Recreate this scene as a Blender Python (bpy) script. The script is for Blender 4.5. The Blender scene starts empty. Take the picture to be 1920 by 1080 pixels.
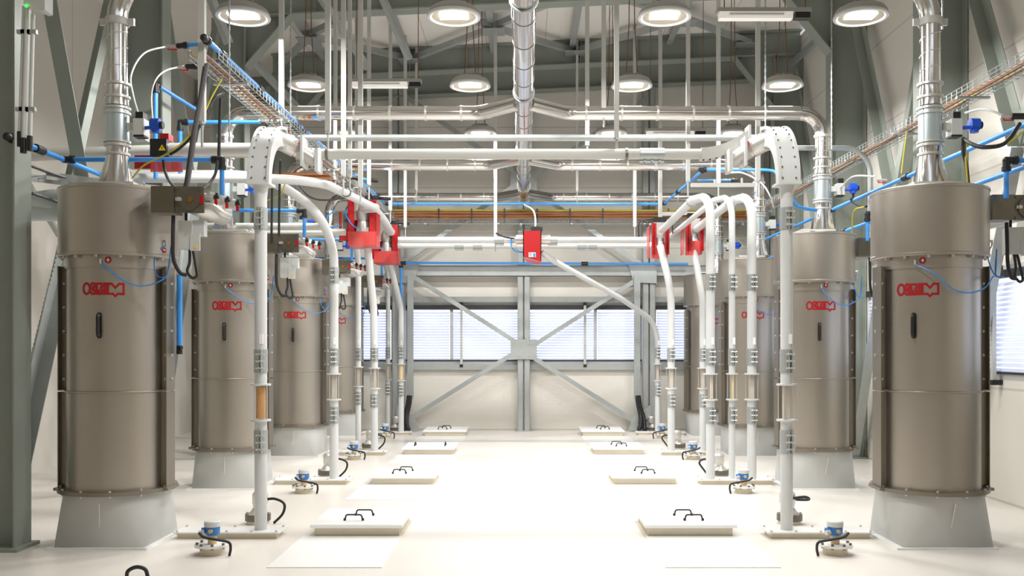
import bpy, math, random
from math import pi, sin, cos, radians, sqrt, atan2
from mathutils import Vector, Matrix
random.seed(7)
S = bpy.context.scene
COL = S.collection

# ------------------------------------------------------------------ camera, world, exposure
F, CX, HY, H = 1750.0, 982.0, 649.0, 1.557      # focal length in px (1920 wide), axis pixel, camera height
cam_d = bpy.data.cameras.new('camera')
cam_d.sensor_width = 36.0
cam_d.lens = F / 1920 * 36
cam_d.shift_x = -(CX - 960) / 1920
cam_d.shift_y = (HY - 540) / 1920
cam_d.clip_end = 100
cam = bpy.data.objects.new('camera', cam_d)
cam.location = (0, 0, H)
cam.rotation_euler = (pi / 2, 0, 0)
COL.objects.link(cam)
S.camera = cam
S.view_settings.view_transform = 'Standard'
S.view_settings.look = 'None'
S.view_settings.gamma = 1
S.view_settings.use_curve_mapping = False
S.view_settings.exposure = 0.0
LAMP_W = 67.0          # each high bay lamp
SKY = 2.9              # daylight beyond the windows
w = bpy.data.worlds.new('sky')
S.world = w
w.use_nodes = True
w.node_tree.nodes['Background'].inputs[0].default_value = (0.80, 0.88, 1.0, 1)
w.node_tree.nodes['Background'].inputs[1].default_value = SKY

def XX(px, d): return (px - CX) * d / F
def ZZ(py, d): return H + (HY - py) * d / F
def P(px, py, d): return Vector((XX(px, d), d, ZZ(py, d)))
def V(*a): return Vector(a)

# ------------------------------------------------------------------ materials
def lin(c):
    c /= 255.0
    return c / 12.92 if c <= 0.04045 else ((c + 0.055) / 1.055) ** 2.4
def rgb(t): return (lin(t[0]), lin(t[1]), lin(t[2]), 1)

def mat(name, col, rough=0.5, metal=0.0, var=0.0, vscale=6.0, bump=0.0, bscale=40.0, spec=0.5, trans=0.0, alpha=1.0, emit=None, coat=0.0, rvar=0.0):
    m = bpy.data.materials.new(name)
    m.use_nodes = True
    nt = m.node_tree
    b = nt.nodes['Principled BSDF']
    b.inputs['Base Color'].default_value = rgb(col)
    b.inputs['Roughness'].default_value = rough
    b.inputs['Metallic'].default_value = metal
    b.inputs['Specular IOR Level'].default_value = spec
    b.inputs['Transmission Weight'].default_value = trans
    b.inputs['Alpha'].default_value = alpha
    b.inputs['Coat Weight'].default_value = coat
    if emit:
        b.inputs['Emission Color'].default_value = rgb(emit[0])
        b.inputs['Emission Strength'].default_value = emit[1]
    if var or bump or rvar:
        tc = nt.nodes.new('ShaderNodeTexCoord')
        n = nt.nodes.new('ShaderNodeTexNoise')
        n.inputs['Scale'].default_value = vscale
        n.inputs['Detail'].default_value = 5
        nt.links.new(tc.outputs['Object'], n.inputs['Vector'])
        if var:
            mx = nt.nodes.new('ShaderNodeMix')
            mx.data_type = 'RGBA'
            c = rgb(col)
            mx.inputs[6].default_value = tuple(min(1, x * (1 - var)) for x in c[:3]) + (1,)
            mx.inputs[7].default_value = tuple(min(1, x * (1 + var)) for x in c[:3]) + (1,)
            nt.links.new(n.outputs['Fac'], mx.inputs[0])
            nt.links.new(mx.outputs[2], b.inputs['Base Color'])
        if rvar:
            mr = nt.nodes.new('ShaderNodeMapRange')
            mr.inputs[3].default_value = rough - rvar
            mr.inputs[4].default_value = rough + rvar
            nt.links.new(n.outputs['Fac'], mr.inputs[0])
            nt.links.new(mr.outputs[0], b.inputs['Roughness'])
        if bump:
            n2 = nt.nodes.new('ShaderNodeTexNoise')
            n2.inputs['Scale'].default_value = bscale
            nt.links.new(tc.outputs['Object'], n2.inputs['Vector'])
            bp = nt.nodes.new('ShaderNodeBump')
            bp.inputs['Strength'].default_value = bump
            bp.inputs['Distance'].default_value = 0.01
            nt.links.new(n2.outputs['Fac'], bp.inputs['Height'])
            nt.links.new(bp.outputs['Normal'], b.inputs['Normal'])
    return m

def ribbed(name, col, pitch=0.055, panel=1.1, axis='Z', depth=0.004):
    """Cream sandwich panel: fine ribs and wider panel joints across one axis."""
    m = mat(name, col, 0.55)
    nt = m.node_tree
    b = nt.nodes['Principled BSDF']
    tc = nt.nodes.new('ShaderNodeTexCoord')
    sp = nt.nodes.new('ShaderNodeSeparateXYZ')
    nt.links.new(tc.outputs['Object'], sp.inputs[0])
    def saw(p, width):
        d = nt.nodes.new('ShaderNodeMath'); d.operation = 'DIVIDE'; d.inputs[1].default_value = p
        nt.links.new(sp.outputs[axis], d.inputs[0])
        f = nt.nodes.new('ShaderNodeMath'); f.operation = 'FRACT'
        nt.links.new(d.outputs[0], f.inputs[0])
        l = nt.nodes.new('ShaderNodeMath'); l.operation = 'LESS_THAN'; l.inputs[1].default_value = width
        nt.links.new(f.outputs[0], l.inputs[0])
        return l
    a = saw(pitch, 0.25)
    c = saw(panel, 0.022)
    mx = nt.nodes.new('ShaderNodeMix'); mx.data_type = 'RGBA'
    cc = rgb(col)
    mx.inputs[6].default_value = cc
    mx.inputs[7].default_value = tuple(x * 0.78 for x in cc[:3]) + (1,)
    nt.links.new(c.outputs[0], mx.inputs[0])
    nt.links.new(mx.outputs[2], b.inputs['Base Color'])
    bp = nt.nodes.new('ShaderNodeBump'); bp.inputs['Strength'].default_value = 0.35; bp.inputs['Distance'].default_value = depth
    nt.links.new(a.outputs[0], bp.inputs['Height'])
    nt.links.new(bp.outputs['Normal'], b.inputs['Normal'])
    return m

M = {}
M['wall'] = ribbed('cream ribbed panel', (224, 220, 211), panel=1.12)
M['wall_plain'] = ribbed('cream flat panel', (224, 219, 210), pitch=9.0, panel=1.15, axis='Y')
M['roof'] = ribbed('cream roof sheet', (236, 232, 225), pitch=0.25, panel=1.0, axis='X', depth=0.012)
M['floor'] = mat('cream epoxy floor', (223, 218, 210), 0.30, var=0.03, vscale=0.8, rvar=0.08)
M['floor_white'] = mat('white epoxy patch', (235, 235, 233), 0.3)
M['steel_green'] = mat('grey green painted steel', (141, 148, 139), 0.5, var=0.06, vscale=2.0)
M['galv'] = mat('galvanised steel', (176, 181, 180), 0.42, metal=0.55, var=0.12, vscale=14)
M['galv_dark'] = mat('dull galvanised steel', (172, 176, 174), 0.5, metal=0.4, var=0.12, vscale=10)
M['sheet'] = mat('galvanised sheet sleeve', (190, 202, 205), 0.3, metal=0.7, var=0.05, vscale=9)
M['stainless'] = mat('satin stainless steel', (175, 168, 158), 0.37, metal=0.92, var=0.05, vscale=2.2, rvar=0.05)
M['stainless_dark'] = mat('satin stainless edge', (140, 132, 120), 0.42, metal=0.85, var=0.05, vscale=3)
M['chrome'] = mat('bright spiral duct', (212, 209, 205), 0.15, metal=1.0, rvar=0.05, vscale=5, bump=0.05, bscale=8)
M['white'] = mat('white pipe lacquer', (206, 208, 207), 0.32)
M['warm_white'] = mat('warm white lacquer', (194, 194, 188), 0.4)
M['grey_paint'] = mat('pale grey paint', (205, 207, 203), 0.45, var=0.03)
M['base_paint'] = mat('pale grey cone paint', (190, 191, 188), 0.45, var=0.03, vscale=3)
M['post'] = mat('white post', (190, 190, 184), 0.5)
M['black'] = mat('black plastic', (26, 26, 27), 0.45)
M['rubber'] = mat('black cable rubber', (34, 34, 35), 0.55)
M['grey_cable'] = mat('grey braided hose', (92, 90, 92), 0.5, var=0.4, vscale=90)
M['iron'] = mat('dark valve casting', (112, 108, 98), 0.42, metal=0.6, var=0.1)
M['olive'] = mat('dark olive plate', (112, 106, 92), 0.38, metal=0.7, var=0.06)
M['cast'] = mat('machined aluminium', (205, 203, 198), 0.35, metal=0.6, var=0.05)
M['blue'] = mat('blue air pipe', (62, 146, 226), 0.35)
M['blue_hose'] = mat('blue air hose', (48, 134, 210), 0.4)
M['blue_box'] = mat('blue enamel', (52, 124, 198), 0.35)
M['royal'] = mat('royal blue enamel', (24, 84, 206), 0.35)
M['red'] = mat('red lacquer', (178, 6, 14), 0.35)
M['red_logo'] = mat('red logo print', (160, 6, 22), 0.45)
M['red_clear'] = mat('red guard screen', (222, 78, 74), 0.3, alpha=0.75)
M['white_print'] = mat('white print', (244, 244, 244), 0.5)
M['blue_print'] = mat('blue print', (60, 140, 205), 0.5)
M['yellow'] = mat('warning yellow', (246, 206, 20), 0.5)
M['yellow_cable'] = mat('yellow green earth wire', (184, 172, 52), 0.5)
M['brown_cable'] = mat('brown cable', (140, 88, 48), 0.5, var=0.2, vscale=20)
M['rust'] = mat('brown lamp cord', (118, 74, 48), 0.6)
M['teal'] = mat('teal gasket', (60, 128, 120), 0.5)
M['grain'] = mat('bran in sight glass', (206, 156, 100), 0.8, var=0.25, vscale=60)
M['flour'] = mat('semolina in sight glass', (232, 214, 168), 0.8, var=0.1, vscale=60)
M['dust'] = mat('flour film', (216, 206, 192), 0.8, var=0.05, vscale=30)
M['concrete'] = mat('cream curb', (222, 212, 190), 0.6, var=0.08, vscale=9)
M['lid'] = mat('white hatch lid', (240, 240, 238), 0.35)
M['lamp_housing'] = mat('grey lamp housing', (168, 166, 160), 0.45, metal=0.2)
M['lamp_rim'] = mat('lamp rim', (212, 213, 213), 0.35, metal=0.3)
M['reflector'] = mat('lamp reflector', (200, 190, 170), 0.35, metal=0.3)
M['led'] = mat('led panel', (255, 252, 244), 0.5, emit=((255, 252, 244), 14.0))
M['tube_light'] = mat('clear strip cover', (238, 236, 232), 0.3, emit=((255, 246, 236), 0.25))
M['green_led'] = mat('green pilot light', (40, 230, 60), 0.5, emit=((40, 230, 60), 4.0))
M['brass'] = mat('brass plug', (170, 130, 60), 0.35, metal=0.9)
M['blind'] = mat('white blind slat', (226, 229, 240), 0.5)
M['dark_roller'] = mat('dark blind box', (52, 52, 54), 0.5)
M['frame_grey'] = mat('window frame grey', (188, 189, 190), 0.45)
M['tan_stem'] = mat('tan probe neck', (214, 186, 140), 0.5)

def glass_mat():
    m = bpy.data.materials.new('clear glass'); m.use_nodes = True
    nt = m.node_tree; nt.nodes.clear()
    o = nt.nodes.new('ShaderNodeOutputMaterial'); mx = nt.nodes.new('ShaderNodeMixShader')
    t = nt.nodes.new('ShaderNodeBsdfTransparent'); g = nt.nodes.new('ShaderNodeBsdfGlossy')
    g.inputs['Roughness'].default_value = 0.05
    t.inputs['Color'].default_value = (0.97, 0.97, 0.97, 1)
    mx.inputs[0].default_value = 0.08
    nt.links.new(t.outputs[0], mx.inputs[1]); nt.links.new(g.outputs[0], mx.inputs[2])
    nt.links.new(mx.outputs[0], o.inputs[0])
    return m
M['glass'] = glass_mat()
def slat_mat():
    m = bpy.data.materials.new('translucent blind slat'); m.use_nodes = True
    nt = m.node_tree; nt.nodes.clear()
    o = nt.nodes.new('ShaderNodeOutputMaterial'); mx = nt.nodes.new('ShaderNodeMixShader')
    d = nt.nodes.new('ShaderNodeBsdfDiffuse'); t = nt.nodes.new('ShaderNodeBsdfTranslucent')
    d.inputs['Color'].default_value = (0.80, 0.81, 0.86, 1); t.inputs['Color'].default_value = (0.80, 0.82, 0.92, 1)
    mx.inputs[0].default_value = 0.55
    nt.links.new(d.outputs[0], mx.inputs[1]); nt.links.new(t.outputs[0], mx.inputs[2])
    nt.links.new(mx.outputs[0], o.inputs[0])
    return m
M['slat'] = slat_mat()

# ------------------------------------------------------------------ mesh helpers
def frame_of(t, up=None):
    t = t.normalized()
    u = Vector(up) if up is not None else (Vector((0, 0, 1)) if abs(t.z) < 0.9 else Vector((0, 1, 0)))
    a = u.cross(t)
    if a.length < 1e-6: a = Vector((1, 0, 0)).cross(t)
    a.normalize()
    return a, t.cross(a).normalized()

class MB:
    def __init__(s): s.v = []; s.f = []
    def add(s, vs, fs):
        o = len(s.v)
        s.v += [Vector(x) for x in vs]
        s.f += [tuple(i + o for i in f) for f in fs]
        return s
    def box(s, lo, hi):
        (a, b, c), (d, e, g) = lo, hi
        return s.add([(a, b, c), (d, b, c), (d, e, c), (a, e, c), (a, b, g), (d, b, g), (d, e, g), (a, e, g)],
                     [(0, 3, 2, 1), (4, 5, 6, 7), (0, 1, 5, 4), (1, 2, 6, 5), (2, 3, 7, 6), (3, 0, 4, 7)])
    def cbox(s, c, sz): return s.box([c[i] - sz[i] / 2 for i in range(3)], [c[i] + sz[i] / 2 for i in range(3)])
    def bar(s, p, q, wd, ht, up=None):
        p, q = Vector(p), Vector(q)
        a, b = frame_of(q - p, up)
        a *= wd / 2; b *= ht / 2
        vs = [p - a - b, p + a - b, p + a + b, p - a + b, q - a - b, q + a - b, q + a + b, q - a + b]
        return s.add(vs, [(0, 1, 2, 3), (7, 6, 5, 4), (0, 4, 5, 1), (1, 5, 6, 2), (2, 6, 7, 3), (3, 7, 4, 0)])
    def angle(s, p, q, wd, t, up=None):
        """L section bar"""
        p, q = Vector(p), Vector(q)
        a, b = frame_of(q - p, up)
        s.bar(p + b * (wd / 2), q + b * (wd / 2), t, wd, up)
        s.bar(p + a * (wd / 2), q + a * (wd / 2), wd, t, up)
        return s
    def tube(s, pts, r, n=12, caps=True, radii=None):
        pts = [Vector(p) for p in pts]
        m = len(pts)
        t0 = (pts[1] - pts[0]).normalized()
        a, b = frame_of(t0)
        rings = []
        for i in range(m):
            if i == 0: t = t0
            elif i == m - 1: t = (pts[i] - pts[i - 1]).normalized()
            else:
                t = (pts[i + 1] - pts[i]).normalized() + (pts[i] - pts[i - 1]).normalized()
                t = t.normalized() if t.length > 1e-6 else t0
            a = (a - t * a.dot(t))
            a = a.normalized() if a.length > 1e-6 else frame_of(t)[0]
            b = t.cross(a)
            rr = radii[i] if radii else r
            rings.append([pts[i] + (a * cos(2 * pi * k / n) + b * sin(2 * pi * k / n)) * rr for k in range(n)])
        vs = [p for r_ in rings for p in r_]
        fs = []
        for i in range(m - 1):
            for k in range(n):
                k2 = (k + 1) % n
                fs.append((i * n + k, i * n + k2, (i + 1) * n + k2, (i + 1) * n + k))
        if caps:
            fs.append(tuple(range(n - 1, -1, -1)))
            fs.append(tuple((m - 1) * n + k for k in range(n)))
        return s.add(vs, fs)
    def cyl(s, p, q, r, n=16, r2=None): return s.tube([p, q], r, n, True, [r, r if r2 is None else r2])
    def ring(s, c, axis, r_out, r_in, h, n=24):
        """flat annulus of height h starting at c along axis"""
        c, axis = Vector(c), Vector(axis).normalized()
        a, b = frame_of(axis)
        vs = []
        for (r, z) in ((r_out, 0), (r_out, h), (r_in, h), (r_in, 0)):
            vs += [c + axis * z + (a * cos(2 * pi * k / n) + b * sin(2 * pi * k / n)) * r for k in range(n)]
        fs = []
        for j in range(4):
            j2 = (j + 1) % 4
            for k in range(n):
                k2 = (k + 1) % n
                fs.append((j * n + k, j * n + k2, j2 * n + k2, j2 * n + k))
        return s.add(vs, fs)
    def lathe(s, prof, c, n=40, caps=True, axis=(0, 0, 1)):
        """prof: list of (radius, height) along axis from c"""
        c, axis = Vector(c), Vector(axis).normalized()
        a, b = frame_of(axis, (0, 1, 0) if abs(axis.z) > 0.9 else None)
        vs = []
        for (r, z) in prof:
            vs += [c + axis * z + (a * cos(2 * pi * k / n) + b * sin(2 * pi * k / n)) * r for k in range(n)]
        fs = []
        for i in range(len(prof) - 1):
            for k in range(n):
                k2 = (k + 1) % n
                fs.append((i * n + k, i * n + k2, (i + 1) * n + k2, (i + 1) * n + k))
        if caps:
            fs.append(tuple(range(n - 1, -1, -1)))
            fs.append(tuple((len(prof) - 1) * n + k for k in range(n)))
        return s.add(vs, fs)
    def prism(s, poly, ext):
        """closed polygon of 3d points extruded by a vector"""
        n = len(poly); e = Vector(ext)
        vs = [Vector(p) for p in poly] + [Vector(p) + e for p in poly]
        fs = [tuple(range(n - 1, -1, -1)), tuple(range(n, 2 * n))]
        for k in range(n):
            k2 = (k + 1) % n
            fs.append((k, k2, n + k2, n + k))
        return s.add(vs, fs)
    def sphere(s, c, r, n=12, m=8, sq=1.0):
        prof = [(r * sin(pi * i / m) + 1e-5, -r * sq * cos(pi * i / m)) for i in range(m + 1)]
        return s.lathe(prof, c, n)

def mesh_obj(name, mb, m, parent=None, sharp=35, at=None):
    """Link a mesh object; verts are given in world space, the parent Empty is unrotated."""
    if at is None:
        if parent is not None:
            at = WORLD[parent.name]
        else:
            xs = [v.x for v in mb.v]; ys = [v.y for v in mb.v]; zs = [v.z for v in mb.v]
            at = Vector(((min(xs) + max(xs)) / 2, (min(ys) + max(ys)) / 2, min(zs)))
    at = Vector(at)
    me = bpy.data.meshes.new(name)
    me.from_pydata([tuple(v - at) for v in mb.v], [], mb.f)
    me.materials.append(M[m])
    me.validate()
    import bmesh
    bm = bmesh.new(); bm.from_mesh(me)
    bmesh.ops.recalc_face_normals(bm, faces=bm.faces)
    bm.to_mesh(me); bm.free()
    me.shade_smooth()
    me.set_sharp_from_angle(angle=radians(sharp))
    o = bpy.data.objects.new(name, me)
    COL.objects.link(o)
    if parent is not None:
        o.parent = parent
        o.location = at - WORLD[parent.name]
        WORLD[o.name] = at
    else:
        o.location = at
        WORLD[o.name] = at
    return o
WORLD = {}

def thing(name, label, cat, loc, group=None):
    o = bpy.data.objects.new(name, None)
    o.empty_display_size = 0.1
    COL.objects.link(o)
    o.location = loc
    WORLD[o.name] = Vector(loc)
    o['label'] = label; o['category'] = cat
    if group: o['group'] = group
    return o
def tag(o, label, cat, group=None, kind=None):
    o['label'] = label; o['category'] = cat
    if group: o['group'] = group
    if kind: o['kind'] = kind
    return o
def struct(name, mb, m, parent=None, sharp=35, label=None):
    o = mesh_obj(name, mb, m, parent, sharp)
    if parent is None:
        o['kind'] = 'structure'
        if label: o['label'] = label
    return o
def copy_tree(o, delta, label, parent=None):
    c = o.copy()
    COL.objects.link(c)
    if parent is None:
        c.location = o.location + Vector(delta)
        c['label'] = label
    else:
        c.parent = parent
    for ch in o.children:
        copy_tree(ch, delta, label, c)
    return c

def fillet(pts, r, n=8):
    """polyline with rounded corners of radius r"""
    pts = [Vector(p) for p in pts]
    out = [pts[0]]
    for i in range(1, len(pts) - 1):
        p, a, b = pts[i], pts[i - 1], pts[i + 1]
        u, w_ = (a - p), (b - p)
        ang = u.angle(w_)
        if pi - ang < 0.03:
            out.append(p); continue
        rr = r[i - 1] if isinstance(r, (list, tuple)) else r
        k = min(rr / math.tan(ang / 2), u.length * 0.49, w_.length * 0.49)
        u.normalize(); w_.normalize()
        rad = k * math.tan(ang / 2)
        s0 = p + u * k
        cen = p + (u + w_).normalized() * (rad / sin(ang / 2))
        v0 = s0 - cen
        v1 = (p + w_ * k) - cen
        tot = v0.angle(v1)
        for j in range(n + 1):
            t = j / n
            out.append(cen + (v0 * sin((1 - t) * tot) + v1 * sin(t * tot)) / sin(tot))
    out.append(pts[-1])
    return out
def spline(pts, n=8):
    """Catmull-Rom curve through points"""
    pts = [Vector(p) for p in pts]
    q = [pts[0] * 2 - pts[1]] + pts + [pts[-1] * 2 - pts[-2]]
    out = []
    for i in range(1, len(q) - 2):
        a, b, c, d = q[i - 1:i + 3]
        for j in range(n):
            t = j / n
            out.append(0.5 * ((2 * b) + (c - a) * t + (2 * a - 5 * b + 4 * c - d) * t * t + (3 * b - a - 3 * c + d) * t ** 3))
    out.append(pts[-1])
    return out
ORD = ['first', 'second', 'third', 'fourth']
SIDE = {-1: 'blank wall', 1: 'windowed wall'}

# ------------------------------------------------------------------ room shell
XL, XR, YB, YF = -6.05, 4.76, 17.3, -1.5
def roof_z(x): return 6.74 + 0.047 * x
WZ0, WZ1 = 1.22, 2.36       # window strip
struct('floor', MB().box((XL - .2, YF - .2, -0.2), (XR + .2, YB + .2, 0)), 'floor')
b = MB()
b.add([(XL - .2, YF - .2, roof_z(XL - .2)), (XR + .2, YF - .2, roof_z(XR + .2)), (XR + .2, YB + .2, roof_z(XR + .2)), (XL - .2, YB + .2, roof_z(XL - .2)),
       (XL - .2, YF - .2, roof_z(XL) + .2), (XR + .2, YF - .2, roof_z(XR) + .2), (XR + .2, YB + .2, roof_z(XR) + .2), (XL - .2, YB + .2, roof_z(XL) + .2)],
      [(0, 1, 2, 3), (7, 6, 5, 4), (0, 4, 5, 1), (1, 5, 6, 2), (2, 6, 7, 3), (3, 7, 4, 0)])
struct('ceiling', b, 'roof')
struct('wall_left', MB().box((XL - .2, YF, 0), (XL, YB, 6.6)), 'wall_plain')
struct('wall_front', MB().box((XL, YF - .2, 0), (XR, YF, 6.4)), 'wall')
def holed_wall(name, axis, fixed, thick, lo, hi, z1, holes, m):
    b = MB()
    def bx(u0, u1, za, zb):
        if u1 - u0 < 1e-4 or zb - za < 1e-4: return
        if axis == 'X': b.box((u0, fixed, za), (u1, fixed + thick, zb))
        else: b.box((fixed, u0, za), (fixed + thick, u1, zb))
    bx(lo, hi, 0, WZ0); bx(lo, hi, WZ1, z1)
    u = lo
    for (h0, h1) in holes:
        bx(u, h0, WZ0, WZ1); u = h1
    bx(u, hi, WZ0, WZ1)
    return struct(name, b, m)
back_holes = [(-3.6, -2.40), (-2.20, -0.02), (0.02, 2.20), (2.40, 3.6)]
right_holes = [(6.2, 9.85), (10.5, 12.9), (13.3, 15.8)]
holed_wall('wall_back', 'X', YB, 0.12, XL, XR, 7.2, back_holes, 'wall')
holed_wall('wall_right', 'Y', XR, 0.12, YF, YB, 6.9, right_holes, 'wall')

def window(n, axis, fixed, lo, hi, mullions, rods):
    """frame, panes, venetian blind and pull rod of one window bay"""
    def bx(b, u0, u1, f0, f1, za, zb):
        return b.box((u0, f0, za), (u1, f1, zb)) if axis == 'X' else b.box((f0, u0, za), (f1, u1, zb))
    b = MB()
    bx(b, lo, hi, fixed, fixed + .07, WZ1 - .05, WZ1)
    bx(b, lo, hi, fixed, fixed + .07, WZ0, WZ0 + .06)
    for u in [lo + .03] + mullions + [hi - .03]:
        bx(b, u - .03, u + .03, fixed + .02, fixed + .07, WZ0, WZ1)
    fr = struct('window_%d' % n, b, 'frame_grey', label=None)
    g = MB(); bx(g, lo, hi, fixed + .085, fixed + .09, WZ0 + .02, WZ1 - .02)
    mesh_obj('pane', g, 'glass', fr)
    hb = MB(); bx(hb, lo + .01, hi - .01, fixed - .035, fixed + .02, WZ1 - .13, WZ1 - .05)
    mesh_obj('blind_box', hb, 'dark_roller', fr)
    bb = MB(); bx(bb, lo + .01, hi - .01, fixed - .02, fixed + .01, WZ0 + .06, WZ0 + .085)
    mesh_obj('bottom_rail', bb, 'dark_roller', fr)
    edges = [lo + .03] + mullions + [hi - .03]
    for i in range(len(edges) - 1):
        e0, e1 = edges[i] + .035, edges[i + 1] - .035
        s = MB()
        z = WZ0 + .10
        while z < WZ1 - .14:
            if axis == 'X':
                s.bar((e0, fixed - .005, z), (e1, fixed - .005, z), .046, .0025, (0, -0.72, .62))
            else:
                s.bar((fixed - .005, e0, z), (fixed - .005, e1, z), .046, .0025, (-0.72, 0, .62))
            z += .05
        mesh_obj('blind_slats', s, 'slat', fr)
    for u in rods:
        r = MB()
        if axis == 'X': r.box((u - .022, fixed - .10, WZ0 + .0), (u + .022, fixed - .06, WZ1 - .04))
        else: r.box((fixed - .10, u - .022, WZ0), (fixed - .06, u + .022, WZ1 - .04))
        mesh_obj('crank_rod', r, 'post', fr)
        r2 = MB()
        for za in (WZ0 - .05, WZ1 - .05):
            if axis == 'X': r2.box((u - .03, fixed - .11, za), (u + .03, fixed - .001, za + .05))
            else: r2.box((fixed - .11, u - .03, za), (fixed - .001, u + .03, za + .05))
        mesh_obj('rod_clip', r2, 'black', fr)
window(1, 'X', YB, -3.6, -2.40, [], [])
window(2, 'X', YB, -2.20, -.02, [-1.34], [-1.15])
window(3, 'X', YB, .02, 2.20, [1.33], [1.13])
window(4, 'X', YB, 2.40, 3.6, [], [])
window(5, 'Y', XR, 6.2, 9.85, [8.1], [9.3])
window(6, 'Y', XR, 10.5, 12.9, [11.7], [])
window(7, 'Y', XR, 13.3, 15.8, [14.6], [])

# steel of the back wall: posts, rails, crossed braces
yb = YB - .16
def double_post(name, x, z0, z1, half=.11):
    b = MB()
    for s_ in (-1, 1):
        b.box((x + s_ * half - .004, yb - .10, z0), (x + s_ * half + .004, yb + .06, z1))
        b.box((min(x + s_ * half, x + s_ * .015), yb - .10, z0), (max(x + s_ * half, x + s_ * .015), yb - .09, z1))
    b.box((x - .012, yb - .02, z0), (x + .012, yb, z1))
    b.box((x - half - .05, yb - .14, z0), (x + half + .05, yb + .08, z0 + .015))
    return struct(name, b, 'galv_dark')
for x in (-4.6, -2.29, 0.0, 2.29, 4.5): double_post('column_back', x, 0, 6.3)
def rail(z, hgt):
    return struct('beam_back', MB().box((XL + .1, yb + .065, z - hgt / 2), (XR - .05, yb + .13, z + hgt / 2)), 'galv_dark')
struct('beam_back', MB().box((-2.3, yb - .115, 2.83), (4.6, yb - .105, 3.03)).box((-2.3, yb - .115, 2.83), (4.6, yb - .06, 2.84)).box((-2.3, yb - .115, 3.02), (4.6, yb - .06, 3.03)), 'galv_dark')
rail(1.17, .10); rail(2.42, .10)
def xbrace(zc, z0, z1, x=2.2):
    for sx in (-1, 1):
        for zz in (z0, z1):
            struct('brace', MB().angle((0, yb - .13, zc), (sx * x, yb - .13, zz), .075, .008, (0, 1, 0)), 'galv')
    b = MB()
    b.prism([(-.24, yb - .15, zc + .18), (-.24, yb - .15, zc - .18), (.24, yb - .15, zc - .18), (.24, yb - .15, zc + .18)], (0, .012, 0))
    for px_ in (-.19, -.1, .1, .19):
        for pz in (-.12, .1):
            b.cyl((px_, yb - .15, zc + pz), (px_, yb - .165, zc + pz), .014, 6)
    struct('brace_plate', b, 'galv')
xbrace(1.5, 0.12, 2.9)
xbrace(4.56, 3.05, 6.1)
for sx in (-1, 1):
    g = MB(); g.prism([(sx * 2.32, yb - .15, .02), (sx * 1.9, yb - .15, .02), (sx * 1.98, yb - .15, .25), (sx * 2.32, yb - .15, .5)], (0, .012, 0))
    struct('brace_plate', g, 'galv')
    g = MB(); g.prism([(sx * 2.42, yb - .15, 3.05), (sx * 2.42, yb - .15, 2.7), (sx * 2.0, yb - .15, 2.72), (sx * 1.9, yb - .15, 3.05)], (0, .012, 0))
    struct('brace_plate', g, 'galv')

# portal frames: columns, sloping rafters with haunches
def I_column(name, x_in, x_out, y, z1, z0=0.0, fl=.24):
    b = MB()
    lo, hi = min(x_in, x_out), max(x_in, x_out)
    b.box((lo, y - .006, z0), (hi, y + .006, z1))
    for xx in (lo, hi):
        b.box((xx - .008, y - fl / 2, z0), (xx + .008, y + fl / 2, z1))
    b.box((lo - .05, y - fl / 2 - .05, z0), (hi + .05, y + fl / 2 + .05, z0 + .025))
    return struct(name, b, 'steel_green')
def rafter_bottom(x): return 6.31 + .047 * x
def rafter(y, xl=-4.3, xr=4.74):
    b = MB()
    zb, zt = rafter_bottom, lambda x: roof_z(x) - .01
    b.prism([(xl, y - .004, zb(xl)), (xr, y - .004, zb(xr)), (xr, y - .004, zt(xr)), (xl, y - .004, zt(xl))], (0, .008, 0))
    for fz, t in ((zb, .02), (lambda x: zt(x) - .02, .02)):
        b.prism([(xl, y - .12, fz(xl)), (xr, y - .12, fz(xr)), (xr, y - .12, fz(xr) + t), (xl, y - .12, fz(xl) + t)], (0, .24, 0))
    for x in (-2.9, -1.94, -.97, .0, .97, 1.94, 2.9):
        b.box((x - .006, y - .11, zb(x) + .02), (x + .006, y + .11, zt(x)))
    for (xa, xb_, zc) in ((-3.87, -3.25, 5.45), (4.27, 3.62, 5.65)):
        b.prism([(xa, y - .006, zc), (xb_, y - .006, zb(xb_)), (xa, y - .006, zb(xa))], (0, .012, 0))
        b.bar((xa, y, zc), (xb_, y, zb(xb_)), .24, .016, (0, 0, 1))
    return struct('beam', b, 'steel_green')
for i, y in enumerate((7.2, 10.1, 13.05, 16.0)):
    I_column('column_left', -3.87, -4.32, y, rafter_bottom(-4.32))
    I_column('column_right', 4.27, 4.74, y, rafter_bottom(4.27))
    rafter(y)
b = MB(); b.prism([(XL, yb + .02, 6.24 + .047 * XL), (XR, yb + .02, 6.24 + .047 * XR), (XR, yb + .02, roof_z(XR)), (XL, yb + .02, roof_z(XL))], (0, .012, 0))
b.prism([(XL, yb - .12, 6.22 + .047 * XL), (XR, yb - .12, 6.22 + .047 * XR), (XR, yb - .12, 6.24 + .047 * XR), (XL, yb - .12, 6.24 + .047 * XL)], (0, .24, 0))
struct('beam', b, 'steel_green')
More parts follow.
